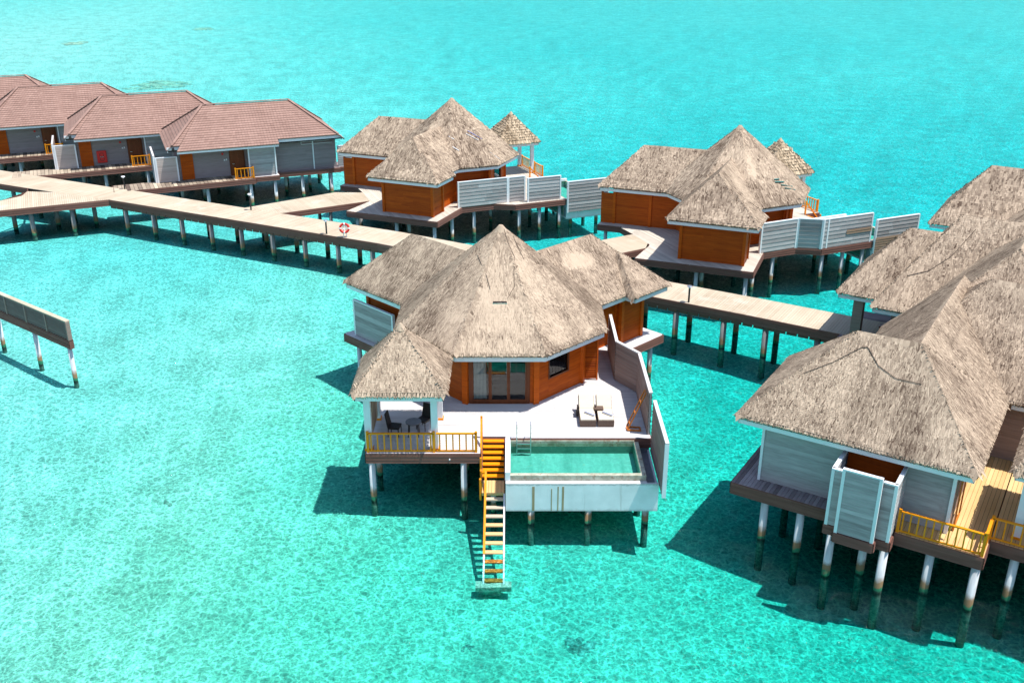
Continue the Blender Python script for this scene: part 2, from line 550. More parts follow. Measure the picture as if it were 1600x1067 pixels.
# ------------------------------------------------------------------ boards, planks, skirts
def boards(mb, p, q, z0, z1, bh=0.15, off=0.0, s=0.22, gap=0.012):
    """lapped horizontal boards on the right-hand side of p->q"""
    (px, py), (qx, qy) = p, q
    l = math.hypot(qx - px, qy - py)
    nx, ny = (qy - py) / l, -(qx - px) / l
    n = max(1, round((z1 - z0) / bh))
    h = (z1 - z0) / n
    for i in range(n):
        a, b = z0 + i * h, z0 + (i + 1) * h
        lo, hi = off + 0.030, off + 0.008
        a += gap
        cuts = [0.0]
        if l > 3.6:
            cuts.append(random.uniform(0.3, 0.7))
        cuts.append(1.0)
        for c0, c1 in zip(cuts, cuts[1:]):
            def pt(c, o, z):
                return (px + (qx - px) * c + nx * o, py + (qy - py) * c + ny * o, z)
            e = 0.002 / l
            c0e, c1e = c0 + e, c1 - e
            mb.add([pt(c0e, off, a), pt(c1e, off, a), pt(c1e, lo, a), pt(c0e, lo, a), pt(c1e, hi, b), pt(c0e, hi, b)],
                   [(0, 1, 2, 3), (3, 2, 4, 5)], gt(s))


def wall(name, mat, parent, p, q, z0, z1, m=1, th=0.12, both=False, bh=0.15, cut=None, s=0.13):
    """one wall: a core with lapped boards on its right-hand side (and left if both); cut=(f0,f1,za,zb) leaves an opening"""
    mb = MB()
    segs = [(0.0, 1.0, z0, z1)]
    if cut:
        f0, f1, za, zb = cut
        segs = [(0, f0, z0, z1), (f1, 1, z0, z1), (f0, f1, z0, za), (f0, f1, zb, z1)]
    for f0, f1, a, b in segs:
        if f1 - f0 < 0.001 or b - a < 0.01:
            continue
        pp = (p[0] + (q[0] - p[0]) * f0, p[1] + (q[1] - p[1]) * f0)
        qq = (p[0] + (q[0] - p[0]) * f1, p[1] + (q[1] - p[1]) * f1)
        mb.slab(pp, qq, a, b, -th, 0.0, 0.1)
        boards(mb, pp, qq, a, b, bh, s=s)
        if both:
            boards(mb, qq, pp, a, b, bh, off=th, s=s)
    return mb.build(name, mat, parent, m)


def clip_strip(poly, ang, a0, a1):
    """intervals of a polygon along direction ang between the lines at offsets a0 and a1"""
    ca, sa = math.cos(ang), math.sin(ang)
    P = [(x * ca + y * sa, -x * sa + y * ca) for x, y in poly]

    def cross(v):
        xs = []
        for (x0, y0), (x1, y1) in zip(P, P[1:] + P[:1]):
            if (y0 <= v < y1) or (y1 <= v < y0):
                xs.append(x0 + (x1 - x0) * (v - y0) / (y1 - y0))
        xs.sort()
        return xs
    e = (a1 - a0) * 0.02
    A, B = cross(a0 + e), cross(a1 - e)
    out = []
    if len(A) != len(B):
        C = cross((a0 + a1) / 2)
        A = B = C
    for i in range(0, len(A) - 1, 2):
        quad = [(A[i], a0), (A[i + 1], a0), (B[i + 1], a1), (B[i], a1)]
        out.append([(x * ca - y * sa, x * sa + y * ca) for x, y in quad])
    return out


def planks(mb, poly, ang, w, z, gap=0.012, th=0.035, s=0.22, maxlen=None, uneven=0.0):
    ca, sa = math.cos(ang), math.sin(ang)
    vs = [-x * sa + y * ca for x, y in poly]
    v = min(vs)
    while v < max(vs):
        for q in clip_strip(poly, ang, v, min(v + w - gap, max(vs))):
            if math.hypot(q[1][0] - q[0][0], q[1][1] - q[0][1]) < 0.02 and math.hypot(q[2][0] - q[3][0], q[2][1] - q[3][1]) < 0.02:
                continue
            L = math.hypot(q[1][0] - q[0][0], q[1][1] - q[0][1])
            n = max(1, int(L / maxlen)) if maxlen else 1
            for k in range(n):
                f0, f1 = k / n, (k + 1) / n - (0.004 / L if k < n - 1 else 0)
                lerp = lambda a, b, f: (a[0] + (b[0] - a[0]) * f, a[1] + (b[1] - a[1]) * f)
                r = [lerp(q[0], q[1], f0), lerp(q[0], q[1], f1), lerp(q[3], q[2], f1), lerp(q[3], q[2], f0)]
                dz = random.uniform(-uneven, uneven)
                t = gt(s)
                mb.add([(x, y, z + dz) for x, y in r] + [(x, y, z - th) for x, y in r],
                       [(0, 1, 2, 3), (4, 5, 1, 0), (5, 6, 2, 1), (6, 7, 3, 2), (7, 4, 0, 3)], t)
        v += w


def deck(parent, poly, ang, w, z, mat, m=1, fz=0.42, s=0.2, maxlen=None, fmat='fascia', uneven=0.0, skip_edges=(), skirt=True, gap=0.012):
    """deck boards, the timber under them and the brown skirt round the edge (poly counter-clockwise)"""
    mb = MB()
    planks(mb, poly, ang, w, z, s=s, maxlen=maxlen, uneven=uneven, gap=gap)
    d = mb.build("deck_boards", mat, parent, m)
    d["kind"] = "stuff"
    mb = MB()
    mb.prism(poly, z - 0.30, z - 0.045)
    mb.build("deck_frame", 'under', parent, m)
    if skirt:
        mb = MB()
        n = len(poly)
        for i in range(n):
            if i in skip_edges:
                continue
            p, q = poly[i], poly[(i + 1) % n]
            mb.slab(p, q, z - fz, z - 0.012, 0.0, 0.03, 0.3)
            boards(mb, p, q, z - fz + 0.004, z - 0.016, 0.135, 0.03)
        mb.build("deck_fascia", fmat, parent, m)


PILES = {}


def pile(parent, x, y, ztop, r=0.13, mat='pile', m=1):
    key = (round(ztop, 2), r, mat)
    if key not in PILES:
        mb = MB()
        mb.cyl((0, 0, -3.2), (0, 0, ztop), r, r, 14)
        me = mb.mesh("pile", mat)
        me.polygons.foreach_set("use_smooth", [len(p.vertices) == 4 for p in me.polygons])
        PILES[key] = me
    return put("pile", PILES[key], (m * x, y, 0), parent, random.random() * 3)


def grid_piles(parent, poly, step, ztop, inset=0.35, ang=0.0, r=0.13, mat='pile', m=1, avoid=()):
    ca, sa = math.cos(ang), math.sin(ang)

    def inside(x, y):
        c = False
        for (x0, y0), (x1, y1) in zip(poly, poly[1:] + poly[:1]):
            if (y0 > y) != (y1 > y) and x < (x1 - x0) * (y - y0) / (y1 - y0) + x0:
                c = not c
        return c
    us = [x * ca + y * sa for x, y in poly]
    vs = [-x * sa + y * ca for x, y in poly]
    nu, nv = max(1, round((max(us) - min(us) - 2 * inset) / step)), max(1, round((max(vs) - min(vs) - 2 * inset) / step))
    for i in range(nu + 1):
        for j in range(nv + 1):
            u = min(us) + inset + (max(us) - min(us) - 2 * inset) * i / nu
            v = min(vs) + inset + (max(vs) - min(vs) - 2 * inset) * j / nv
            x, y = u * ca - v * sa, u * sa + v * ca
            if inside(x, y) and all(math.hypot(x - a, y - b) > 1.0 for a, b in avoid):
                pile(parent, x, y, ztop, r, mat, m)


# ------------------------------------------------------------------ roofs
class Roof:
    """a convex roof given by faces (polygon, first edge = eave); height(x,y) is the lowest of its planes"""

    def __init__(self, faces, ze):
        self.faces, self.ze, self.pl, self.lims = faces, ze, [], []
        for f in faces:
            n = (Vector(f[1]) - Vector(f[0])).cross(Vector(f[-1]) - Vector(f[0])).normalized()
            if n.z < 0:
                n = -n
            self.pl.append((n, n.dot(Vector(f[0]))))

    def height(self, x, y):
        h = 1e9
        for nx, ny, d in self.lims:
            if nx * x + ny * y < d:
                return -1e9
        for n, d in self.pl:
            if n.z > 1e-3:
                h = min(h, (d - n.x * x - n.y * y) / n.z)
        return h


def hip(fr, u0, u1, v0, v1, ze, zr, hl, hr):
    """hip roof over a rectangle in frame fr; ridge along u"""
    vm = (v0 + v1) / 2
    P = lambda u, v, z: (*fr(u, v), z)
    a, b, c, d = P(u0, v0, ze), P(u1, v0, ze), P(u1, v1, ze), P(u0, v1, ze)
    r0, r1 = P(u0 + hl, vm, zr), P(u1 - hr, vm, zr)
    faces = [[a, b, r1, r0], [c, d, r0, r1]]
    if hr > 0:
        faces.append([b, c, r1])
    if hl > 0:
        faces.append([d, a, r0])
    R = Roof(faces, ze)
    R.lines = [(r0, r1), (a, r0), (d, r0), (b, r1), (c, r1)]
    o, e = fr(0, 0), fr(1, 0)
    dx, dy = e[0] - o[0], e[1] - o[1]
    if hl <= 0:
        R.lims.append((dx, dy, o[0] * dx + o[1] * dy + u0))
        R.lines = [(r0, r1), (b, r1), (c, r1)]
    return R


def pyramid(poly, ze, apex):
    n = len(poly)
    faces = [[(*poly[i], ze), (*poly[(i + 1) % n], ze), apex] for i in range(n)]
    R = Roof(faces, ze)
    R.lines = [((*p, ze), apex) for p in poly]
    return R


def thatch(mb, roof, others=(), row=0.095, sp=0.05, wid=0.055, ln=0.30, lift=0.020, patches=(), thick=0.11, over=0.06,
           bias=0.0, streak=0.22, rough=1.0):
    """thatched covering: a slab and overlapping bundles of straw laid in courses up every face"""
    for f in roof.faces:
        p = [Vector(x) for x in f]
        e = (p[1] - p[0])
        L = e.length
        t = e / L
        n = t.cross(p[-1] - p[0]).normalized()
        if n.z < 0:
            n = -n
        s = n.cross(t).normalized()
        if s.z < 0:
            s = -s
        dn = Vector((0, 0, -thick))
        q = [x + dn for x in p]
        k = len(p)
        mb.add([tuple(x) for x in p + q], [tuple(range(k)), tuple(range(2 * k - 1, k - 1, -1)), (0, k, k + 1, 1)], 0.42)
        P2 = [((x - p[0]).dot(t), (x - p[0]).dot(s)) for x in p]
        bmax = max(b for a, b in P2)

        def top_at(a):
            h = 0.0
            for (a0, b0), (a1, b1) in zip(P2, P2[1:] + P2[:1]):
                if min(a0, a1) <= a <= max(a0, a1) and abs(a1 - a0) > 1e-9:
                    h = max(h, b0 + (b1 - b0) * (a - a0) / (a1 - a0))
            return h
        b = 0.0
        ri = 0
        fl = (-s).copy()
        while b < bmax - 0.02:
            xs = []
            rowt = random.gauss(0, 0.05)
            for (a0, b0), (a1, b1) in zip(P2, P2[1:] + P2[:1]):
                if abs(b1 - b0) > 1e-6 and (b0 <= b < b1 or b1 <= b < b0):
                    xs.append(a0 + (a1 - a0) * (b - b0) / (b1 - b0))
            if b == 0.0:
                xs = [0.0, L]
            if len(xs) >= 2:
                lo, hi = min(xs), max(xs)
                cnt = max(1, int((hi - lo) / sp))
                for i in range(cnt):
                    a = lo + (hi - lo) * (i + random.random()) / cnt
                    c = p[0] + t * a + s * b
                    if any(o.height(c.x, c.y) > c.z + 0.06 for o in others):
                        continue
                    nz = noise.noise((a * 0.9 + p[0].x, b * 0.35 + p[0].y, roof.ze))
                    nz2 = noise.noise((a * 0.25 + p[0].y, b * 0.25, p[0].x))
                    nz3 = noise.noise((a * 3.1 + p[0].x, b * 2.2, 3.3))
                    tint = 0.5 + bias + streak * nz + 0.20 * nz2 + 0.15 * nz3 + random.gauss(0, 0.22)
                    for (pc, pr, dt) in patches:
                        dd = (c - pc).length / pr
                        if dd < 1.3:
                            tint += dt * max(0.0, min(1.0, (1.3 - dd) / 0.6))
                    tint = min(1.0, max(0.0, tint))
                    hh = lift * (0.5 + 0.9 * random.random()) + 0.02 * nz2
                    w = wid * (0.6 + 0.9 * random.random())
                    l = min(ln * (0.75 + 0.5 * random.random()), top_at(a) - b + 0.02)
                    if l < 0.04:
                        continue
                    tint = min(1.0, max(0.0, tint + rowt))
                    sk = random.gauss(0, 0.05) * rough
                    ov = 0.05 if ri else over * (0.8 + 0.45 * random.random())
                    low = c - s * ov + n * hh
                    if ri == 0:
                        low = low + Vector((0, 0, -0.05 * random.random()))
                    top = c + s * l + n * (0.008 + 0.012 * random.random()) + t * sk
                    ht = t * (w / 2)
                    mb.add([tuple(low - ht), tuple(low + ht), tuple(top + ht * 0.7), tuple(top - ht * 0.7)], [(0, 1, 2, 3)], tint)
                    if ri == 0:  # cut end of the bundle at the eave
                        dr = Vector((0, 0, -thick * (0.5 + 0.45 * random.random())))
                        back = s * 0.03
                        mb.add([tuple(low - ht * 0.8), tuple(low + ht * 0.8), tuple(low + ht * 0.6 + dr + back), tuple(low - ht * 0.6 + dr + back)],
                               [(3, 2, 1, 0)], min(1, tint + random.uniform(-0.2, 0.28)))
            if ri == 0:   # fat bundle ends showing under the edge
                for i in range(max(1, int(L / 0.13))):
                    if random.random() < 0.22:
                        continue
                    a = L * (i + random.random()) / max(1, int(L / 0.13))
                    c = p[0] + t * a - s * (over * 0.6) + n * 0.012
                    if any(o.height(c.x, c.y) > c.z + 0.06 for o in others):
                        continue
                    hw = t * random.uniform(0.03, 0.062)
                    dr = Vector((0, 0, -random.uniform(0.07, 0.145)))
                    bk = s * random.uniform(0.0, 0.05)
                    tt = random.uniform(0.55, 1.0)
                    mb.add([tuple(c - hw), tuple(c + hw), tuple(c + hw * 0.8 + dr + bk), tuple(c - hw * 0.8 + dr + bk)], [(3, 2, 1, 0)], tt)
            b += row
            ri += 1
    for a, c in getattr(roof, 'lines', []):  # bundles bent over hips and ridges
        a, c = Vector(a), Vector(c)
        d = (c - a)
        L = d.length
        d = d / L
        side = d.cross(Vector((0, 0, 1))).normalized()
        k = max(1, int(L / (row * 0.6)))
        for i in range(k):
            f = (i + random.random()) / k * 0.92 + 0.01
            c0 = a + d * (L * f)
            if any(o.height(c0.x, c0.y) > c0.z + 0.06 for o in others):
                continue
            for sg in (-1, 1):
                w = 0.05 + 0.04 * random.random()
                o1 = side * (sg * (0.14 + 0.1 * random.random()))
                x, y = (c0 + o1).x, (c0 + o1).y
                z = roof.height(x, y)
                if z < roof.ze - 0.3 or z > 1e8:
                    continue
                z1 = z + 0.016 + 0.012 * random.random()
                lowp = Vector((x, y, z1)) - d * (0.10 * (1 if d.z > 0.1 else 0))
                up = c0 + Vector((0, 0, 0.022 + 0.012 * random.random()))
                mb.add([tuple(up - d * w), tuple(up + d * w), tuple(lowp + d * w * 0.9), tuple(lowp - d * w * 0.9)],
                       [(0, 1, 2, 3)], min(1, max(0, 0.58 + bias + random.gauss(0, 0.16))))


def fascia_board(mb, pts, z0, z1, th=0.05, inset=0.0):
    for p, q in zip(pts, pts[1:]):
        mb.slab(p, q, z0, z1, -inset - th, -inset)


R2 = math.sqrt(0.5)
T8 = math.tan(math.pi / 8)
ZD = 2.3            # deck level
ZE = 4.76           # bottom of the eave boards
LA, PL, PR, PI = 8.93, 2.437, 3.047, -2.564


def W(al, pe, s=1):
    return (s * (al * R2 + pe * R2), al * R2 - pe * R2)


def octagon(a):
    t = a * T8
    return [(-t, -a), (t, -a), (a, -t), (a, t), (t, a), (-t, a), (-a, t), (-a, -t)]


def railing(parent, p, q, z, m, n, posts=(0.0, 1.0), h=0.86, mat='orange', first=0.0, thick=0.055):
    """orange rail with its balusters, each a piece of its own"""
    d = (q[0] - p[0], q[1] - p[1])
    L = math.hypot(*d)
    ux, uy = d[0] / L, d[1] / L
    mb = MB()
    mb.beam((p[0], p[1], z + h), (q[0], q[1], z + h), 0.10, 0.05)
    r = mb.build("railing", mat, parent, m)
    mb = MB()
    mb.beam((p[0], p[1], z + 0.07), (q[0], q[1], z + 0.07), 0.05, 0.06, t=0.4)
    mb.build("bottom_rail", mat, r, m)
    mb = MB()
    mb.box(-thick / 2, thick / 2, -thick / 2, thick / 2, z + 0.1, z + h - 0.026)
    me = mb.mesh("baluster", mat)
    for i in range(n):
        f = (i + 0.5) / n
        put("baluster", me, (m * (p[0] + d[0] * f), p[1] + d[1] * f, 0), r, m * math.atan2(uy, ux))
    mb = MB()
    mb.box(-0.05, 0.05, -0.05, 0.05, z - 0.02, z + h + 0.09)
    me = mb.mesh("post", mat)
    for f in posts:
        put("post", me, (m * (p[0] + d[0] * f), p[1] + d[1] * f, 0), r, m * math.atan2(uy, ux))
    return r


def screen(root, name, p, q, z0, z1, m=1, mat='greyboard', inner=None, th=0.08, trims=(0.0, 1.0), bh=0.155, label=None):
    """one privacy panel: lapped boards on both sides, white posts and cap"""
    mb = MB()
    mb.slab(p, q, z0, z1 - 0.03, -th, 0, 0.15)
    boards(mb, p, q, z0 + 0.01, z1 - 0.03, bh, gap=0.09 * bh)
    if inner is None:
        boards(mb, q, p, z0 + 0.01, z1 - 0.03, bh, off=th, gap=0.09 * bh)
    o = mb.build(name, mat, root, m)
    if inner is not None:
        mb = MB()
        boards(mb, q, p, z0 + 0.01, z1 - 0.03, 0.17, off=th + 0.002, gap=0.03)
        mb.build("inner_boards", inner, o, m)
    mb = MB()
    mb.slab(p, q, z1 - 0.028, z1 + 0.03, -th - 0.032, 0.032)
    mb.build("cap", 'white' if inner is None else 'deck', o, m)
    for f in trims:
        c = (p[0] + (q[0] - p[0]) * f, p[1] + (q[1] - p[1]) * f)
        l = math.hypot(q[0] - p[0], q[1] - p[1])
        ux, uy = (q[0] - p[0]) / l * 0.055, (q[1] - p[1]) / l * 0.055
        sh = 1 if f < 0.01 else (-1 if f > 0.99 else 0)
        c = (c[0] + ux * sh * 0.93, c[1] + uy * sh * 0.93)
        mb = MB()
        mb.slab((c[0] - ux, c[1] - uy), (c[0] + ux, c[1] + uy), z0 - 0.02, z1 - 0.031, -th - 0.038, 0.038)
        mb.build("trim", 'white', o, m)
    return o


# ------------------------------------------------------------------ the thatched villa with the octagon room
DECK_V = [(-5.44, -8.31), (-0.79, -8.31), (-0.79, -6.94), (0.24, -6.94), (0.24, -7.02), (6.32, -7.02), (6.32, -2.7), (5.42, -1.3), (5.45, 1.28),
          W(5.2, 2.95), W(8.95, 2.95), W(8.95, -4.5), W(5.9, -4.3), W(7.3, -2.55, -1), W(8.95, -2.55, -1), W(8.95, 2.75, -1), W(4.95, 2.75, -1)]


def octa_villa(name, label, x, y, rz, m, near, patches=(), holes=(), tarps=(), cords=(), entry_len=6.0):
    root = thing(name, label, "villa", (x, y, 0), rz, "thatched octagon villas over the lagoon")
    row, sp = (0.075, 0.037) if near else (0.12, 0.07)
    wd, ln = (0.041, 0.23) if near else (0.08, 0.34)
    # --- deck and piles
    deck(root, DECK_V, 0.0, 0.145, ZD, 'deck' if near else 'deck_cream', m, fz=0.45, s=0.24, maxlen=3.6, gap=0.018)
    for px, py in ((-5.25, -8.1), (-1.48, -8.1), (-5.25, -6.1), (-1.5, -5.6), (-7.45, 3.82), W(8.5, 2.5), W(5.6, 2.5), W(8.5, -3.9),
                   W(8.5, -0.6), W(6.6, -0.6), (5.9, -6.6), (5.9, -3.2), (5.1, 0.2), (2.4, -5.6), (2.4, -2.2), (-1.5, -2.2), (-4.9, -2.4),
                   (-1.5, 1.2), (2.4, 1.2), (-4.9, 1.2), W(8.5, -2.1, -1), W(6.0, 2.2, -1), W(6.6, -1.6, -1), (0.4, 4.4), (5.9, -4.9)):
        pile(root, px, py, ZD - 0.3, 0.13, 'pile', m)
    # --- octagon room: eight walls, the front one with the sliding door
    aw = 3.77
    oc = octagon(aw)
    zt = 5.05
    door_l, door_r = -1.28, 1.17
    wall("wall", 'wood', root, oc[0], (door_l - 0.14, -aw), ZD, zt, m)
    wall("wall", 'wood', root, (door_r + 0.14, -aw), oc[1], ZD, zt, m)
    w2 = wall("wall", 'wood', root, oc[1], oc[2], ZD, zt, m, cut=(0.27, 0.68, 3.28, 4.45))
    wall("wall", 'wood', root, oc[2], oc[3], ZD, zt, m)
    wall("wall", 'wood', root, oc[3], oc[4], ZD, zt, m)
    wall("wall", 'wood', root, oc[4], oc[5], ZD, zt, m)
    wall("wall", 'wood', root, oc[5], oc[6], ZD, zt, m)
    wall("wall", 'wood', root, oc[6], oc[7], ZD, zt, m)
    wall("wall", 'wood', root, oc[7], oc[0], ZD, zt, m)
    for i, c in enumerate(oc):
        mb = MB()
        an = math.atan2(c[1], c[0])
        cx, cy = c[0] * 1.012, c[1] * 1.012
        ca, sa = math.cos(an), math.sin(an)
        pts = [(cx + a * ca - b * sa, cy + a * sa + b * ca) for a, b in ((-0.12, -0.13), (0.06, -0.13), (0.06, 0.13), (-0.12, 0.13))]
        mb.prism(pts, ZD, zt, 0.75)
        mb.build("corner_post", 'wood', root, m)
    # sliding door
    fr = MB()
    y0, y1 = -aw - 0.05, -aw + 0.08
    fr.box(door_l - 0.13, door_l, y0, y1, ZD, zt, 0.3)
    fr.box(door_r, door_r + 0.13, y0, y1, ZD, zt, 0.3)
    fr.box(door_l, door_r, y0, y1, ZD + 2.15, zt, 0.3)
    fr.box(door_l, door_r, y0 - 0.02, y1, ZD, ZD + 0.05, 0.3)
    dfr = fr.build("sliding_door", 'wood_dark', root, m)
    for k in range(3):
        a = door_l + (door_r - door_l) * k / 3
        b = door_l + (door_r - door_l) * (k + 1) / 3
        yy = -aw + 0.0 - 0.03 * (k % 2)
        mb = MB()
        mb.box(a, a + 0.07, yy - 0.02, yy + 0.02, ZD + 0.05, ZD + 2.15, 0.4)
        mb.box(b - 0.07, b, yy - 0.02, yy + 0.02, ZD + 0.05, ZD + 2.15, 0.4)
        mb.box(a + 0.07, b - 0.07, yy - 0.02, yy + 0.02, ZD + 0.05, ZD + 0.20, 0.4)
        mb.box(a + 0.07, b - 0.07, yy - 0.02, yy + 0.02, ZD + 2.07, ZD + 2.15, 0.4)
        mb.build("door_leaf", 'wood_dark', dfr, m)
        mb = MB()
        mb.box(a + 0.07, b - 0.07, yy - 0.006, yy + 0.006, ZD + 0.20, ZD + 2.07)
        mb.build("pane", 'glass', dfr, m)
    mb = MB()
    for k in range(9):   # curtain folds
        xa = door_l + 0.09 + k * 0.063
        mb.box(xa, xa + 0.05, -aw + 0.10 + 0.02 * (k % 2), -aw + 0.16 + 0.02 * (k % 2), ZD + 0.08, ZD + 2.2, 0.35 + 0.3 * (k % 2))
    mb.build("curtain", 'curtain', dfr, m)
    # inside of the room
    mb = MB()
    ip = octagon(aw - 0.14)
    mb.prism(ip, ZD + 0.004, ZD + 0.03)
    mb.build("room_floor", 'wood_dark', root, m)
    mb = MB()
    mb.box(-1.2, 1.1, -1.4, 0.6, ZD + 0.03, ZD + 0.42, 0.5)
    b = mb.build("bed", 'wood_dark', root, m)
    mb = MB()
    mb.box(-1.1, 1.0, -1.35, 0.55, ZD + 0.42, ZD + 0.62, 0.5)
    mb.build("mattress", 'wicker_brown', b, m)
    # side window
    d = ((oc[2][0] - oc[1][0]), (oc[2][1] - oc[1][1]))
    wp = lambda f: (oc[1][0] + d[0] * f, oc[1][1] + d[1] * f)
    mb = MB()
    mb.slab(wp(0.255), wp(0.27), 3.22, 4.5, -0.10, 0.05, 0.3)
    mb.slab(wp(0.68), wp(0.695), 3.22, 4.5, -0.10, 0.05, 0.3)
    mb.slab(wp(0.27), wp(0.68), 3.22, 3.28, -0.10, 0.05, 0.3)
    mb.slab(wp(0.27), wp(0.68), 4.44, 4.5, -0.10, 0.05, 0.3)
    wf = mb.build("window", 'wood_dark', root, m)
    mb = MB()
    mb.slab(wp(0.27), wp(0.68), 3.28, 4.44, -0.05, -0.04)
    mb.build("pane", 'glass', wf, m)
    # louvred panel beside the passage
    mb = MB()
    mb.box(3.86, 3.93, -1.34, -1.26, ZD, 4.7, 0.7)
    mb.box(4.47, 4.54, -1.34, -1.26, ZD, 4.7, 0.7)
    for k in range(24):
        zz = ZD + 0.08 + k * 0.095
        mb.hexa([(3.93, -1.33, zz), (4.47, -1.33, zz), (4.47, -1.27, zz + 0.05), (3.93, -1.27, zz + 0.05),
                 (3.93, -1.33, zz + 0.02), (4.47, -1.33, zz + 0.02), (4.47, -1.27, zz + 0.07), (3.93, -1.27, zz + 0.07)], gt())
    mb.build("louvre_panel", 'wood', root, m)
    # --- the two wings
    for s in (1, -1):
        po = 1.75
        segs = [(W(3.4, po, s), W(6.5, po, s)), (W(8.0, po, s), W(8.0, -1.85, s)), (W(8.0, -1.85, s), W(3.0, -1.85, s))]
        if s == 1:
            segs = [(W(3.4, po), W(6.4, po)), (W(6.4, po), W(6.4, 2.15)), (W(6.4, 2.15), W(8.0, 2.15)), (W(8.0, 2.15), W(8.0, -1.85)), (W(8.0, -1.85), W(3.0, -1.85))]
        else:
            segs[0] = (W(3.4, po, s), W(8.0, po, s))
        for p, q in segs:
            if s == -1:
                p, q = q, p
            wall("wall", 'wood', root, p, q, ZD, zt, m)
        corners = [W(8.0, 2.15 if s == 1 else po, s), W(8.0, -1.85, s)]
        if s == 1:
            corners += [W(6.4, 2.15), W(6.4, po)]
        else:
            corners += [W(5.4, -1.85, s)]
        an = math.pi / 4 * s
        for c in corners:
            mb = MB()
            ca, sa = math.cos(an), math.sin(an)
            pts = [(c[0] + a * ca - b * sa, c[1] + a * sa + b * ca) for a, b in ((-0.1, -0.1), (0.1, -0.1), (0.1, 0.1), (-0.1, 0.1))]
            mb.prism(pts, ZD, zt, 0.8)
            mb.build("corner_post", 'wood', root, m)
        if s == -1:   # open-topped screen beyond the end of the wing
            o = wall("wall", 'wood', root, W(8.92, -1.8, -1), W(8.1, -1.8, -1), ZD, 4.45, m, both=True)
            mb = MB()
            mb.box(-0.07, 0.07, -0.07, 0.07, 0, 2.2, 0.7)
            put("corner_post", mb.mesh("corner_post", 'wood'), (m * W(8.92, -1.75, -1)[0], W(8.92, -1.75, -1)[1], ZD), root, m * math.pi / 4)
    # --- roofs
    ao = 4.714 + 0.10
    ro = pyramid(octagon(ao), 5.14, (0, 0, 9.45))

    def frw(s):
        return lambda u, v: W(u, v, s)
    rr = hip(frw(1), 0.3, LA + 0.06, PI - 0.08, PL + 0.08, 5.14, 7.62, 0.0, 2.55)
    rl = hip(frw(-1), 0.3, LA + 0.08, PI - 0.08, PL + 0.08, 5.14, 7.62, 0.0, 2.55)
    P3 = lambda u, v, z: (*W(u, v), z)
    # bump-out over the bathroom: a low corner hip with a small peak of its own
    ue, u0, vi, vo = LA + 0.09, 6.15, -0.5, PR + 0.08
    ap = P3(7.25, 1.1, 6.78)
    rb = Roof([[P3(u0, vo, 5.14), P3(ue, vo, 5.14), ap], [P3(ue, vo, 5.14), P3(ue, vi, 5.14), ap],
               [P3(ue, vi, 5.14), P3(u0, vi, 5.14), ap], [P3(u0, vi, 5.14), P3(u0, vo, 5.14), ap]], 5.14)
    rb.lines = [(P3(ue, vo, 5.14), ap), (P3(u0, vo, 5.14), ap)]
    mb = MB()
    kw = dict(row=row, sp=sp, wid=wd, ln=ln, patches=patches, lift=0.020 if near else 0.028)
    thatch(mb, ro, (rr, rl), **kw)
    thatch(mb, rr, (ro, rb), **kw)
    thatch(mb, rl, (ro,), **kw)
    thatch(mb, rb, (ro, rr), **kw)
    mb.cyl((0, 0, 9.18), (0, 0, 9.46), 0.34, 0.10, 12, 0.75)
    roof = mb.build("roof", 'thatch', root, m)
    # eave boards
    mb = MB()
    oe = octagon(4.714)
    fascia_board(mb, oe + [oe[0]], ZE, 4.95)
    fascia_board(mb, [W(4.2, PL), W(6.3, PL), W(6.3, PR), W(LA, PR), W(LA, PI), W(3.5, PI)], ZE, 4.95)
    fascia_board(mb, [W(3.5, PI, -1), W(LA, PI, -1), W(LA, PL, -1), W(4.2, PL, -1)], ZE, 4.95)
    mb.build("eave_board", 'white', roof, m)
    mb = MB()   # dark soffit boards
    mb.prism(octagon(4.60), 4.96, 4.985)
    mb.prism([W(3, PL - 0.1), W(6.35, PL - 0.1), W(6.35, PR - 0.1), W(LA - 0.1, PR - 0.1), W(LA - 0.1, PI + 0.1), W(3, PI + 0.1)], 4.962, 4.987)
    mb.prism([W(3, PL - 0.1, -1), W(LA - 0.1, PL - 0.1, -1), W(LA - 0.1, PI + 0.1, -1), W(3, PI + 0.1, -1)], 4.964, 4.989)
    mb.build("soffit", 'under', roof, m)
    for (x0, y0, x1, y1) in tarps:   # strips laid on the octagon roof
        mb = MB()
        a, b = (x0, y0, ro.height(x0, y0) + 0.05), (x1, y1, ro.height(x1, y1) + 0.05)
        mb.beam(a, b, 0.09, 0.012)
        mb.build("tarpaulin_strip", 'bluetarp' if random.random() < 0.5 else 'white', roof, m)
    for (x0, y0, x1, y1) in holes:
        mb = MB()
        a, b = (x0, y0, ro.height(x0, y0) + 0.08), (x1, y1, ro.height(x1, y1) + 0.08)
        mb.beam(a, b, 0.12, 0.03)
        mb.build("exposed_batten", 'tealbatten', roof, m)
    for pts in cords:
        mb = MB()
        mb.tube([(px, py, max(ro.height(px, py), -9) + 0.06) for px, py in pts], 0.011, 6)
        mb.build("roof_cord", 'cord', roof, m)
    # --- front railing
    railing(root, (-5.35, -8.22), (-2.66, -8.22), ZD, m, 10, posts=(0.0, 1.0))
    railing(root, (-2.56, -8.22), (-0.95, -8.22), ZD, m, 6, posts=(1.0,))
    return root, roof


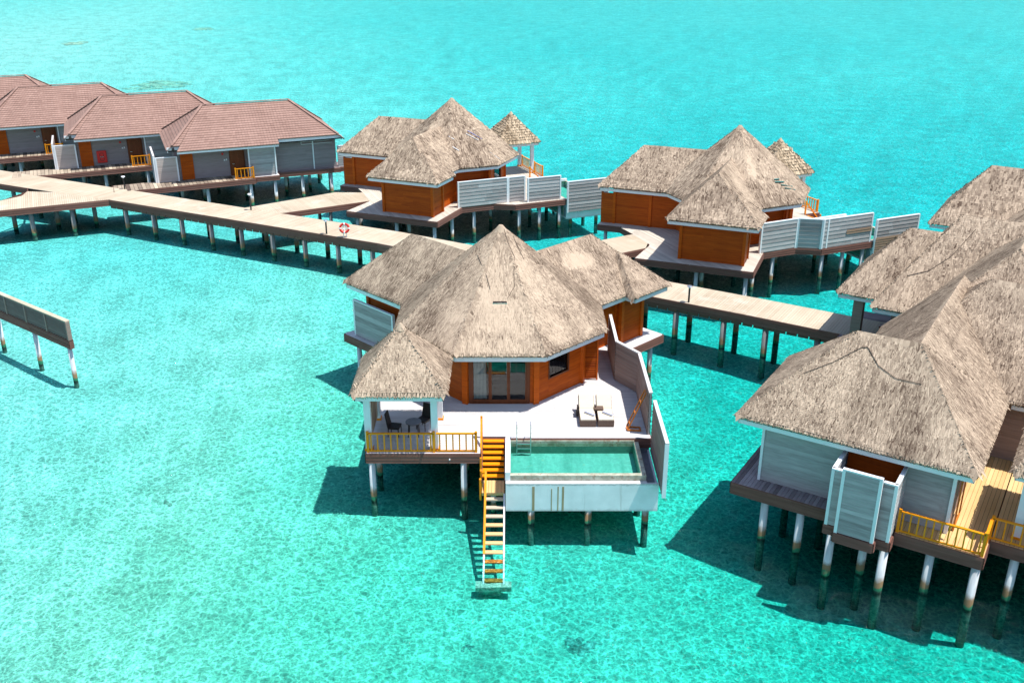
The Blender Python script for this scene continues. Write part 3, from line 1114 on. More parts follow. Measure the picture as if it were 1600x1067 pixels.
def gazebo(label, x, y, rz, m, near, gold=False, half=1.78, ztop=7.22, hgt=0.0, blind=True, trims=True):
    g = thing("gazebo", label, "gazebo", (x, y, ZD), rz, "small thatched gazebos on the villa decks")
    hw = half + 0.08
    poly = [(-hw, -hw), (hw, -hw), (hw, hw), (-hw, hw)]
    r = pyramid(poly, 5.07 - ZD, (0, 0, ztop - ZD))
    mb = MB()
    thatch(mb, r, (), row=0.085 if near else 0.24, sp=0.042 if near else 0.10, wid=0.045 if near else 0.12, ln=0.30 if near else 0.34,
           lift=0.024 if near else 0.075, over=0.12, thick=0.12, rough=1.6, bias=0.05)
    mb.cyl((0, 0, ztop - ZD - 0.16), (0, 0, ztop - ZD + 0.10), 0.22, 0.05, 10, 0.85)
    ro = mb.build("roof", 'thatch_gold' if gold else 'thatch', g, m)
    mb = MB()
    sq = [(-half, -half), (half, -half), (half, half), (-half, half)]
    fascia_board(mb, sq + [sq[0]], 4.70 - ZD, 4.885 - ZD)
    mb.build("eave_board", 'white', ro, m)
    c = half - 0.43
    for sx, sy in ((-1, -1), (1, -1), (1, 1), (-1, 1)):
        mb = MB()
        mb.box(-0.135, 0.135, -0.135, 0.135, 0.0, 4.72 - ZD)
        k = put("column", mb.mesh("column", 'white'), (m * sx * c, sy * c, 0), g)
        if trims:
            mb = MB()
            mb.box(-0.165, 0.165, -0.165, 0.165, 0.0, 0.09)
            put("base_trim", mb.mesh("base_trim", 'orange'), (0, 0, 0.002), k)
    if blind:
        mb = MB()
        n = 26
        for i in range(n):
            ya = -c + 0.15 + (2 * c - 0.3) * i / n
            mb.cyl((-c, ya, 0.25), (-c, ya, 2.45), 0.045, 0.045, 5, gt())
        mb.build("reed_blind", 'reed', g, m)
    return g


def plunge_pool(label, x, y, rz, m, near):
    p = thing("plunge_pool", label, "pool", (x, y, 0), rz, "plunge pools on the villa decks")
    x0, x1, yf, yb = 0.26, 6.28, -10.07, -7.03
    mb = MB()   # basin shell with white outside
    mb.box(x0, x1, yf, yf + 0.10, 0.68, 1.93)                 # front face
    mb.box(x0, x0 + 0.10, yf + 0.10, yb, 0.68, 1.93)
    mb.box(x1 - 0.08, x1, yf + 0.10, yb, 0.68, 1.75)
    mb.box(x0 + 0.10, x1 - 0.08, yf + 0.10, yb, 0.68, 0.80)
    mb.box(x0 + 0.10, 5.82, yf + 0.10, -9.83, 0.80, 1.928)
    mb.box(x0 - 0.02, 0.44, -9.83, yb + 0.02, 1.93, ZD - 0.002)  # white strip beside the stairs
    mb.box(x0 + 0.10, 0.44, -9.83, yb, 0.80, 1.93)
    mb.build("shell", 'concrete', p, m)
    mb = MB()
    for xx, w, k in ((1.30, 0.10, 1), (2.30, 0.05, 1), (2.48, 0.08, 1), (2.05, 0.04, 0)):
        mb.box(xx, xx + w, yf - 0.006, yf, 0.70, 1.80 if k else 1.7, 0.5)
    o = mb.build("rust_streak", 'rust', p, m)
    o["kind"] = "stuff"
    mb = MB()
    mb.box(0.44, 5.80, -9.82, -9.62, 1.93, 2.15, 0.6)
    mb.box(5.62, 5.80, -9.62, yb, 0.80, 2.152, 0.7)
    mb.box(0.44, 5.62, -7.12, yb, 1.95, 2.22, 0.35)
    mb.build("rim", 'rim', p, m)
    mb = MB()
    mb.box(0.44, 5.62, -9.62, -7.12, 0.80, 1.62)
    mb.build("pool_floor", 'pooltile', p, m)
    mb = MB()
    mb.box(0.44, 5.62, -7.118, yb, 1.0, 1.945)
    mb.box(0.44, 5.62, -9.72, -9.622, 1.0, 1.925)
    mb.box(0.44, 0.47, -9.62, -7.12, 1.0, 2.12)
    mb.box(5.59, 5.618, -9.62, -7.12, 1.0, 2.12)
    mb.build("pool_wall", 'poolwall', p, m)
    mb = MB()
    mb.box(5.82, x1 - 0.08, yf + 0.12, yb, 0.80, 1.60)
    mb.box(5.85, x1, yb, yb + 0.12, 1.6, ZD - 0.01)
    mb.build("overflow_channel", 'channel', p, m)
    mb = MB()
    mb.box(0.446, 5.61, -9.66, -7.08, 1.30, 2.10)
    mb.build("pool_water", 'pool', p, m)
    for px, py in ((1.28, -9.85), (3.56, -9.85), (5.84, -9.85), (1.28, -7.6), (3.56, -7.6), (5.84, -7.6)):
        pile(p, px, py, 0.72, 0.14, 'pile', m)
    return p


def sea_stairs(label, x, y, rz, m, near):
    s = thing("sea_stairs", label, "stairs", (x, y, 0), rz, "stairs from the villa decks into the lagoon")
    xl, xr = -0.70, 0.20
    n = 7
    tm = MB()
    tm.box(xl, xr - 0.02, -0.12, 0.12, -0.025, 0.025, 0.6)
    me = tm.mesh("tread", 'orange', m)
    for i in range(n):
        f = (i + 0.5) / n
        put("tread", me, (0, -6.98 - 1.45 * f, 2.28 - 1.10 * f), s)
    mb = MB()
    mb.beam((xl - 0.03, -6.94, 2.2), (xl - 0.03, -8.5, 1.05), 0.05, 0.24)
    mb.beam((xr + 0.01, -6.96, 2.2), (xr + 0.01, -8.5, 1.05), 0.05, 0.24)
    mb.build("stringer", 'fascia', s, m)
    mb = MB()
    planks(mb, [(xl, -9.42), (xr, -9.42), (xr, -8.46), (xl, -8.46)], math.pi / 2, 0.13, 1.12, s=0.15)
    mb.box(xl, xr, -9.41, -8.47, 0.98, 1.08)
    mb.build("landing", 'sundeck', s, m)
    mb = MB()
    mb.box(xl - 0.10, xl - 0.02, -9.38, -9.26, 0.75, 1.7)
    mb.beam((xl - 0.06, -8.42, 0.7), (xl - 0.06, -8.42, 2.15), 0.08, 0.08)
    mb.build("landing_post", 'orange', s, m)
    pile(s, -0.25, -8.95, 1.0, 0.11, 'pile', m)
    # lower flight running down into the water
    y0, z0, y1, z1 = -9.45, 1.08, -13.2, -0.52
    mb = MB()
    mb.beam((xr, y0, z0 - 0.03), (xr, y1, z1 - 0.03), 0.06, 0.16)
    mb.beam((xl + 0.14, y0, z0 - 0.03), (xl + 0.14, y1, z1 - 0.03), 0.06, 0.16)
    mb.build("lower_stringer", 'white', s, m)
    tm = MB()
    tm.box(xl + 0.17, xr - 0.03, -0.10, 0.10, -0.025, 0.025, 0.6)
    me0 = tm.mesh("tread", 'walk', m)
    me1 = tm.mesh("tread", 'sundeck', m)
    me2 = tm.mesh("tread", 'orange_old', m)
    for i in range(10):
        f = (i + 0.6) / 10
        put("tread", me0 if i < 3 else me1 if i < 7 else me2, (0, y0 + (y1 - y0) * f, z0 + (z1 - z0) * f), s)
    mb = MB()
    for k in range(7):
        mb.box(xl - 0.15 + k * 0.19, xl + 0.05 + k * 0.19, y1 - 0.25 + 0.05 * rt(), y1 + 0.2 - 0.06 * rt(), z1 - 0.16, z1 + 0.0 + 0.05 * rt(), rt())
    mb.box(xl + 0.12, xr - 0.1, y1 + 0.0, y1 + 0.12, -1.6, z1 - 0.15, 0.9)
    mb.build("footing", 'footing', s, m)
    # handrails
    mb = MB()
    mb.beam((xl - 0.06, -6.98, 2.24), (xl - 0.06, -6.98, 3.30), 0.09, 0.09)
    mb.beam((xl - 0.06, -6.94, 3.26), (xl - 0.06, -8.48, 1.55), 0.08, 0.09)
    mb.beam((xl - 0.06, -8.48, 1.5), (xl + 0.14, -8.48, 1.5), 0.08, 0.08)
    mb.build("upper_handrail", 'orange', s, m)
    mb = MB()
    mb.beam((xl + 0.14, -8.50, 1.55), (xl + 0.14, -12.05, 0.02), 0.08, 0.10)
    mb.build("lower_handrail", 'orange', s, m)
    return s


def privacy_fence(label, x, y, rz, m, segs, inner=None, bare=()):
    f = thing("privacy_fence", label, "fence", (x, y, 0), rz, "board privacy fences along the villa decks")
    for (p, q, z0, z1, tr) in segs:
        screen(f, "fence_panel", p, q, z0, z1, m, 'greyboard', inner, trims=tr, bh=0.26)
    for (p, q, z0, z1) in bare:
        mb = MB()
        boards(mb, p, q, z0, z1, 0.155, off=0.032)
        mb.build("bare_boards", 'bareboard', f, m)
    return f


def loc2world(x, y, rz, m, lx, ly):
    lx *= m
    return (x + lx * math.cos(rz) - ly * math.sin(rz), y + lx * math.sin(rz) + ly * math.cos(rz))


# =================================================================== SETTING: seabed, water
def depth_path(x, y):
    """how far light travels in the water here, from the look of the lagoon"""
    def sst(v, a, b):
        t = min(1, max(0, (v - a) / (b - a)))
        return t * t * (3 - 2 * t)
    near = 1.5 + 1.5 * sst(x, -16, 2) + 1.9 * sst(x, 2, 16)
    mid = 2.0 + 2.1 * sst(x, -14, 6) + 0.4 * sst(x, 6, 30)
    far = 1.35 + 2.3 * sst(x + 0.35 * (y - 150), -80, 40)
    a, b = sst(y, 50, 75), sst(y, 85, 150)
    v = near * (1 - a) + mid * a
    v = v * (1 - b) + far * b
    v *= 1 + 0.12 * (1 - 0.3 * b) * noise.noise((x * 0.06, y * 0.035, 1.0)) + 0.07 * (1 - 0.8 * b) * noise.noise((x * 0.25, y * 0.16, 4.0)) + b * 0.09 * noise.noise((x * 0.012, y * 0.02, 7.0))
    d = v / (1.06 + math.hypot(22.4, math.hypot(x, y)) / 22.4)
    return d


def sym(n, near, far):
    k = math.asinh(far / near)
    return [near * math.sinh(k * (2 * i / n - 1)) for i in range(n + 1)]


xs = sym(150, 14.0, 1500.0)
ys = [40 + v for v in sym(170, 14.0, 1500.0)]
vv, ff = [], []
for yy in ys:
    for xx in xs:
        vv.append((xx, yy, -max(0.12, depth_path(xx, max(8, yy)))))
W_ = len(xs)
for j in range(len(ys) - 1):
    for i in range(W_ - 1):
        ff.append((j * W_ + i, j * W_ + i + 1, (j + 1) * W_ + i + 1, (j + 1) * W_ + i))
mb = MB()
mb.add(vv, ff)
seabed = mb.build("seabed", 'sand', kind="structure", smooth=True)
seabed["label"] = "pale sandy seabed under the shallow lagoon"
mb = MB()
mb.box(-1600, 1600, -1600, 1640, -6.0, 0.0)
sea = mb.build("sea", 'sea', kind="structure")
sea["label"] = "clear turquoise lagoon water with fine ripples"
def bed(x, y):
    return -max(0.12, depth_path(x, max(8, y)))


# =================================================================== the near villa
VX, VY = -0.51, 43.9
P0 = [(Vector((0.4, -2.6, 7.0)), 1.7, 0.22), (Vector((-0.5, -3.6, 6.0)), 1.9, 0.22), (Vector((0.2, -1.4, 8.2)), 1.0, 0.18), (Vector((2.4, -3.6, 5.9)), 0.7, 0.3),
      (Vector((*W(4.0, 0.75), 7.0)), 0.5, 0.5), (Vector((*W(4.6, 0.85), 6.9)), 0.5, 0.5), (Vector((*W(5.2, 0.95), 6.8)), 0.45, 0.5), (Vector((*W(5.4, 0.6, -1), 7.1)), 0.4, 0.35),
      (Vector((*W(8.4, 0.5, -1), 5.8)), 0.3, 0.3), (Vector((*W(7.7, 0.95, -1), 6.3)), 0.25, 0.3), (Vector((*W(7.3, 1.5, -1), 6.1)), 0.25, 0.3), (Vector((*W(6.8, 2.1, -1), 5.5)), 0.25, 0.3), (Vector((0.0, -4.4, 5.3)), 1.4, 0.1), (Vector((-1.4, -3.8, 5.6)), 1.4, 0.15)]
cords0 = [[(-1.05, -0.85), (-0.9, -1.3), (-0.62, -2.0), (-0.45, -2.5)],
          [(0.15, -0.15), (0.35, -0.75), (0.62, -1.2), (0.6, -1.9), (0.62, -2.4), (0.3, -2.85)],
          [(0.55, -0.2), (0.85, -0.75), (1.05, -1.05)]]
villa0, roof0 = octa_villa("villa", "nearest thatched octagon villa with sliding door, deck and plunge pool in the centre", VX, VY, 0.0, 1, True,
                           patches=P0, cords=cords0)
# roof vent of the near villa
mb = MB()
hz = 6.72
mb.box(-0.32, 0.28, -2.98, -2.6, hz - 0.12, hz + 0.14, 0.2)
vent = mb.build("roof_vent", 'dark', roof0)
for k in range(2):
    mb = MB()
    mb.box(-0.34, 0.30, -3.02, -2.985, hz - 0.10 + k * 0.13, hz - 0.045 + k * 0.13)
    mb.build("vent_slat", 'steel', vent)
# a drain spout on the deck skirt
mb = MB()
mb.cyl((-2.03, -8.37, 2.06), (-2.03, -8.43, 2.06), 0.03, 0.03, 8)
mb.build("outlet", 'white', villa0)

gz = loc2world(VX, VY, 0, 1, -3.98, -6.62)
gazebo("shaggy thatched gazebo with white columns over dark chairs on the nearest villa deck", *gz, 0.0, 1, True)
pool0 = plunge_pool("teal plunge pool with steel ladder and white stained front on the nearest villa", VX, VY, 0, 1, True)
sea_stairs("orange stairs running from the nearest villa deck down into the water beside its pool", VX, VY, 0, 1, True)
ST = (0.0, 1.0)
privacy_fence("taupe board privacy fence zigzagging along the sun loungers of the nearest villa", VX, VY, 0, 1,
              [((5.42, -1.3), (5.42, 2.1), ZD, 4.24, (1.0,)), ((6.30, -2.65), (5.42, -1.3), ZD, 4.26, ()), ((6.30, -6.75), (6.30, -2.65), ZD, 4.26, ())], inner='taupe')
privacy_fence("taupe board privacy panel standing beside the nearest villa's plunge pool", VX, VY, 0, 1,
              [((6.42, -10.75), (6.42, -7.1), 1.72, 4.08, (0.0,))], inner='taupe')
privacy_fence("grey-green board privacy panel behind the nearest villa's gazebo below the thatched wing", VX, VY, 0, 1,
              [(W(8.4, 2.45, -1), W(5.15, 2.45, -1), ZD, 4.25, ST)])

# pool ladder
ld = thing("pool_ladder", "stainless steel pool ladder with two tall rails in the plunge pool corner", "ladder", (VX + 1.0, VY - 7.25, ZD))
for sx in (-0.29, 0.29):
    mb = MB()
    mb.tube([(sx, 0.28, 0.0), (sx, 0.28, 0.70), (sx, 0.16, 0.80), (sx, 0.0, 0.72), (sx, -0.02, 0.0), (sx, -0.02, -0.95)], 0.022, 8)
    mb.build("rail", 'steel', ld)
for k in range(4):
    mb = MB()
    mb.box(-0.27, 0.27, -0.07, 0.02, -0.14 - k * 0.22, -0.10 - k * 0.22)
    mb.build("step", 'steel', ld)


# sun loungers
def lounger(label, x, y, lever):
    t = thing("sun_lounger", label, "sun lounger", (x, y, ZD), 0, "sun loungers on the nearest villa deck")
    mb = MB()
    w = 0.345
    mb.box(-w, w, -0.84, 0.30, 0.04, 0.30)
    mb.box(-w + 0.03, w - 0.03, -0.80, 0.26, 0.0, 0.04, 0.2)
    mb.beam((-w + 0.03, 0.28, 0.27), (-w + 0.03, 0.80, 0.70), 0.06, 0.06)
    mb.beam((w - 0.03, 0.28, 0.27), (w - 0.03, 0.80, 0.70), 0.06, 0.06)
    mb.box(-w, -w + 0.07, 0.30, 0.75, 0.0, 0.22)
    mb.box(w - 0.07, w, 0.30, 0.75, 0.0, 0.22)
    mb.build("frame", 'wicker_brown', t)

    def pad(pts, hw, th):
        b = MB()
        for (ya, za), (yb2, zb) in zip(pts, pts[1:]):
            b.beam((0, ya, za), (0, yb2, zb), hw * 2, th, up=(0, 0, 1))
        return b
    o = pad([(-0.82, 0.335), (0.24, 0.335)], 0.325, 0.075).build("seat_cushion", 'cream', t)
    bv = o.modifiers.new("soft", 'BEVEL'); bv.width = 0.02; bv.segments = 2
    o = pad([(0.235, 0.35), (0.78, 0.80)], 0.325, 0.075).build("back_cushion", 'cream', t)
    bv = o.modifiers.new("soft", 'BEVEL'); bv.width = 0.02; bv.segments = 2
    if lever:
        mb = MB()
        mb.box(-w - 0.12, -w, 0.02, 0.12, 0.10, 0.34)
        mb.box(-w - 0.07, -w - 0.02, 0.12, 0.42, 0.20, 0.46)
        mb.build("wheel_arm", 'wicker', t)
    return t


lx0, ly0 = VX + 3.76, VY - 5.22
lounger("cream cushioned wicker lounger on the left, farther from the fence", lx0, ly0, True)
lounger("cream cushioned wicker lounger nearer the fence, with the small wicker table on it", lx0 + 0.77, ly0, True)
for dx, lab in ((0.10, "rolled white towel with blue stripe on the left lounger"), (0.87, "rolled white towel with blue stripe on the lounger nearer the fence")):
    t = thing("towel", lab, "towel", (lx0 + dx, ly0 - 0.38, ZD + 0.42), rad(-42), "rolled towels on the loungers")
    mb = MB()
    mb.cyl((-0.26, 0, 0.0), (0.26, 0, 0.0), 0.055, 0.055, 10)
    mb.build("roll", 'towel', t)
    mb = MB()
    mb.cyl((-0.262, -0.004, 0.006), (0.262, -0.004, 0.006), 0.057, 0.057, 10)
    mb.v = [(x, y if y > 0.0 else y, z) for x, y, z in mb.v]
    st = MB()
    st.beam((-0.26, 0.035, 0.045), (0.26, 0.035, 0.045), 0.035, 0.012)
    st.build("stripe", 'towel_blue', t)
    st = MB()
    st.beam((-0.26, -0.045, 0.034), (0.26, -0.045, 0.034), 0.03, 0.012)
    st.build("stripe", 'towel_blue', t)
t = thing("side_table", "small brown wicker side table between the cream loungers", "table", (lx0 + 0.52, ly0 + 0.12, ZD))
mb = MB()
mb.box(-0.20, 0.20, -0.16, 0.16, 0.38, 0.46)
mb.build("table_top", 'wicker_brown', t)
for sx in (-1, 1):
    for sy in (-1, 1):
        mb = MB()
        mb.box(sx * 0.17 - 0.025, sx * 0.17 + 0.025, sy * 0.13 - 0.025, sy * 0.13 + 0.025, 0, 0.38)
        mb.build("leg", 'wicker_brown', t)

# slatted orange towel stand leaning on the fence
t = thing("towel_stand", "orange wooden towel stand leaning on the fence near the pool", "towel stand", (VX + 5.75, VY - 6.1, ZD))
for ya in (-0.22, 0.12):
    mb = MB()
    mb.beam((-0.32, ya, 0.05), (0.38, ya + 0.05, 1.72), 0.05, 0.05)
    mb.build("upright", 'orange_old', t)
for f in (0.12, 0.42, 0.72, 0.99):
    mb = MB()
    mb.beam((-0.32 + 0.70 * f, -0.22, 0.05 + 1.67 * f), (-0.32 + 0.70 * f, 0.17, 0.05 + 1.67 * f), 0.04, 0.04)
    mb.build("rung", 'orange_old', t)
for a, b in (((-0.34, -0.3), (0.2, -0.36)), ((-0.34, 0.0), (0.2, -0.06)), ((-0.34, -0.3), (-0.34, 0.0)), ((0.2, -0.36), (0.2, -0.06))):
    mb = MB()
    mb.beam((*a, 0.05), (*b, 0.05), 0.06, 0.06)
    mb.build("foot", 'orange_old', t)


# dark wicker chairs and table under the gazebo
def chair(label, x, y, rz):
    t = thing("wicker_chair", label, "chair", (x, y, ZD), rz, "dark wicker chairs under the nearest gazebo")
    mb = MB()
    mb.box(-0.24, 0.24, -0.24, 0.24, 0.38, 0.46)
    mb.build("seat", 'wicker', t)
    mb = MB()
    mb.hexa([(-0.23, 0.20, 0.44), (0.23, 0.20, 0.44), (0.23, 0.25, 0.44), (-0.23, 0.25, 0.44),
             (-0.21, 0.32, 1.05), (0.21, 0.32, 1.05), (0.21, 0.36, 1.05), (-0.21, 0.36, 1.05)])
    mb.build("backrest", 'wicker', t)
    for sx in (-1, 1):
        for sy in (-1, 1):
            mb = MB()
            mb.cyl((sx * 0.21, sy * 0.21, 0.38), (sx * 0.22, sy * 0.23, 0), 0.024, 0.018, 8)
            mb.build("leg", 'wicker', t)
    return t


chair("dark wicker chair facing the table, nearer the reed blind", VX - 4.42, VY - 6.75, rad(80))
chair("dark wicker chair behind the small round table, by the right-hand columns", VX - 3.25, VY - 6.15, rad(-30))
t = thing("round_table", "small round dark table with glass top between the wicker chairs", "table", (VX - 3.62, VY - 6.75, ZD))
mb = MB()
mb.cyl((0, 0, 0.62), (0, 0, 0.65), 0.33, 0.33, 24)
mb.build("table_top", 'channel', t)
mb = MB()
mb.torus((0, 0, 0.62), (0, 0.001, 1), 0.31, 0.025)
mb.build("rim", 'wicker', t)
for k in range(4):
    a = rad(45 + 90 * k)
    mb = MB()
    mb.cyl((0.26 * math.cos(a), 0.26 * math.sin(a), 0.62), (0.30 * math.cos(a), 0.30 * math.sin(a), 0), 0.022, 0.018, 8)
    mb.build("leg", 'wicker', t)

# =================================================================== the two far octagon villas (mirror plan)
for key, (x, y, r), vlab, glab, plab, slab_, flab in (
    ('a', (-4.67, 78.41, 0.393), "thatched octagon villa with orange walls and three grey fence panels beyond the lifebuoy",
     "small golden thatched gazebo with grey columns behind the villa beyond the lifebuoy", "plunge pool behind the grey fence of the villa beyond the lifebuoy",
     "orange stairs beyond the golden gazebo of the villa past the lifebuoy", "pale grey board fence of the villa beyond the lifebuoy, without bare patches"),
    ('b', (15.36, 67.46, 0.407), "thatched octagon villa with straggly patched roof and orange walls, right of the nearest villa's roof",
     "brown thatched gazebo peeping out behind the straggly patched villa roof", "plunge pool behind the fence with bare brown boards",
     "orange stairs behind the fence with bare brown boards", "grey board fence with bare brown boards beside the straggly patched villa")):
    rz = r + math.pi / 2
    m = -1
    if key == 'a':
        pt = [(Vector((*W(7.4, -0.6, -1), 6.6)), 0.55, 0.35), (Vector((1.6, 2.2, 7.0)), 1.0, 0.15), (Vector((3.2, 1.8, 6.2)), 0.8, 0.15)]
        pt = [(Vector((p.x * m, p.y, p.z)), q, d) for p, q, d in pt]
        tp = [(2.6, 1.2, 2.9, 0.9), (3.4, 1.2, 3.7, 0.8), (2.4, -0.4, 3.0, -1.3), (2.6, -0.2, 3.1, -1.0), (4.0, -1.6, 4.2, -2.3), (3.7, 2.2, 4.1, 1.8)]
        v, ro = octa_villa("villa", vlab, x, y, rz, m, False, patches=[(Vector((-p.x, p.y, p.z)), q, d) for p, q, d in pt], tarps=tp)
        fs = [((5.47, -2.45), (5.5, 1.6), ZD, 4.22, (0.0, 1.0)), ((5.45, -3.9), (5.47, -2.45), ZD, 4.2, (0.0, 1.0)),
              ((6.12, -6.6), (6.02, -3.84), ZD - 0.05, 4.12, (0.0, 1.0)), ((6.45, -10.6), (6.45, -7.0), 1.25, 3.66, (0.0, 1.0))]
        bare = ()
    else:
        pt = [(Vector((3.0, -0.4, 7.0)), 1.5, 0.30), (Vector((2.4, 1.6, 7.2)), 1.3, 0.35), (Vector((1.5, 0.6, 8.2)), 0.8, 0.3), (Vector((4.4, 2.6, 6.4)), 0.8, 0.3)]
        hl = [(3.55, -0.55, 3.6, -1.25), (3.75, -0.95, 3.8, -1.8), (3.95, -1.1, 4.0, -1.9), (3.4, -0.6, 3.42, -0.95)]
        v, ro = octa_villa("villa", vlab, x, y, rz, m, False, patches=pt, holes=hl)
        fs = [((5.42, -1.3), (5.5, 1.65), ZD, 4.26, ST), ((6.30, -2.65), (5.42, -1.3), ZD, 4.26, ST), ((6.30, -6.75), (6.30, -2.65), ZD, 4.26, (0.0, 0.9, 1.0)),
              ((6.45, -10.7), (6.45, -7.0), 1.35, 3.78, ST)]
        bare = [((6.30, -6.7), (6.30, -4.6), 3.05, 3.36), ((6.45, -10.65), (6.45, -7.05), 1.4, 2.55)]
    gx = loc2world(x, y, rz, m, -3.98, -6.62)
    gazebo(glab, *gx, rz, m, False, gold=True, blind=False)
    plunge_pool(plab, x, y, rz, m, False)
    sea_stairs(slab_, x, y, rz, m, False)
    privacy_fence(flab, x, y, rz, m, fs, bare=bare)

# =================================================================== the boardwalk
bw = thing("boardwalk", "long pale plank boardwalk on piles crossing behind the nearest villa", "boardwalk")
near_pts = [(-31.1, 75.09), (-8.98, 63.95), (12.66, 51.04), (19.5, 46.75)]


def offset_line(pts, w):
    out = []
    for i, p in enumerate(pts):
        ds = []
        if i > 0:
            ds.append(Vector((p[0] - pts[i - 1][0], p[1] - pts[i - 1][1])).normalized())
        if i < len(pts) - 1:
            ds.append(Vector((pts[i + 1][0] - p[0], pts[i + 1][1] - p[1])).normalized())
        n = sum((Vector((-d.y, d.x)) for d in ds), Vector((0, 0)))
        n.normalize()
        k = w / max(0.3, n.dot(Vector((-ds[0].y, ds[0].x))))
        out.append((p[0] + n.x * k, p[1] + n.y * k))
    return out


far_pts = offset_line(near_pts, 2.85)
far_pts[0] = (-29.3, 77.4)
mbp, mbf, mbu = MB(), MB(), MB()
edge_m = MB()
for i in range(len(near_pts) - 1):
    a, b, c, d = near_pts[i], near_pts[i + 1], far_pts[i + 1], far_pts[i]
    L = math.hypot(b[0] - a[0], b[1] - a[1])
    k = int(L / 0.15)
    for j in range(k):
        f0, f1 = j / k, (j + 0.93) / k
        q = [(a[0] + (b[0] - a[0]) * f0, a[1] + (b[1] - a[1]) * f0), (a[0] + (b[0] - a[0]) * f1, a[1] + (b[1] - a[1]) * f1),
             (d[0] + (c[0] - d[0]) * f1, d[1] + (c[1] - d[1]) * f1), (d[0] + (c[0] - d[0]) * f0, d[1] + (c[1] - d[1]) * f0)]
        mbp.prism(q, ZD - 0.04, ZD + random.uniform(-0.004, 0.004), gt(0.15))
    mbu.prism([a, b, c, d], ZD - 0.32, ZD - 0.05)
    boards(mbf, a, b, ZD - 0.50, ZD - 0.02, 0.16, 0.03)
    mbf.slab(a, b, ZD - 0.5, ZD - 0.018, 0.0, 0.03)
    boards(mbf, c, d, ZD - 0.50, ZD - 0.02, 0.16, 0.03)
    mbf.slab(c, d, ZD - 0.5, ZD - 0.018, 0.0, 0.03)
    # lower fascia strips between the piles
    for e0, e1 in ((a, b),):
        n = max(1, int(L / 0.62))
        for j in range(n):
            f0, f1 = (j + 0.06) / n, (j + 0.94) / n
            p = (e0[0] + (e1[0] - e0[0]) * f0, e0[1] + (e1[1] - e0[1]) * f0)
            q = (e0[0] + (e1[0] - e0[0]) * f1, e0[1] + (e1[1] - e0[1]) * f1)
            mbf.slab(p, q, ZD - 0.68, ZD - 0.505, -0.10, -0.04, 0.3 + 0.3 * rt())
    for dist in np.arange(1.3, L - 0.3, 2.85):
        f = dist / L
        for e0, e1, ins in ((a, b, 0.3), (d, c, -0.3)):
            nn = Vector((-(b[1] - a[1]), b[0] - a[0])).normalized() * ins
            pile(bw, e0[0] + (e1[0] - e0[0]) * f + nn.x, e0[1] + (e1[1] - e0[1]) * f + nn.y, ZD - 0.3, 0.17, 'pile_grey')
# western fork
fork = [(-31.1, 75.09), (-29.3, 77.4), (-37.15, 81.39), (-46.0, 85.7), (-47.6, 82.9), (-41.85, 80.1), (-38.6, 78.5), (-38.2, 77.1), (-39.31, 74.72), (-50.0, 69.6), (-49.0, 67.1), (-38.03, 72.0)]
forkA = [(-31.1, 75.09), (-29.3, 77.4), (-46.0, 85.7), (-47.6, 82.9), (-38.9, 78.6), (-36.2, 77.3)]
forkB = [(-31.1, 75.09), (-36.2, 77.3), (-38.5, 77.6), (-38.3, 76.2), (-39.31, 74.72), (-50.0, 69.6), (-49.0, 67.1), (-38.03, 72.0)]
planks(mbp, forkA, rad(-27 + 90), 0.15, ZD, s=0.16)
planks(mbp, forkB[::-1], rad(24.5 + 90), 0.15, ZD, s=0.16)
for poly in (forkA,):
    mbu.prism(poly, ZD - 0.32, ZD - 0.05)
mbu.prism(forkB, ZD - 0.322, ZD - 0.052)
for p, q in (((-49.0, 67.1), (-38.03, 72.0)), ((-38.03, 72.0), (-31.1, 75.09)), ((-47.6, 82.9), (-38.9, 78.6)), ((-38.9, 78.6), (-38.5, 77.6)), ((-38.5, 77.6), (-39.31, 74.72)), ((-39.31, 74.72), (-50.0, 69.6))):
    mbf.slab(p, q, ZD - 0.5, ZD - 0.018, 0.0, 0.03) if p != (-39.31, 74.72) else None
    boards(mbf, p, q, ZD - 0.50, ZD - 0.02, 0.16, 0.03)
for px, py in ((-36.4, 73.2), (-33.8, 74.4), (-39.2, 72.0), (-42.0, 70.8), (-44.8, 69.6), (-35.8, 76.1), (-38.6, 74.9), (-41.5, 73.4), (-41.0, 80.3), (-43.6, 81.5), (-38.6, 79.3), (-46.2, 82.9), (-35.2, 77.8), (-33, 76.6)):
    pile(bw, px, py, ZD - 0.3, 0.17, 'pile_grey')
o = mbp.build("walkway_planks", 'walk', bw)
o["kind"] = "stuff"
mbf.build("side_boards", 'fascia', bw)
mbu.build("deck_frame", 'under', bw)

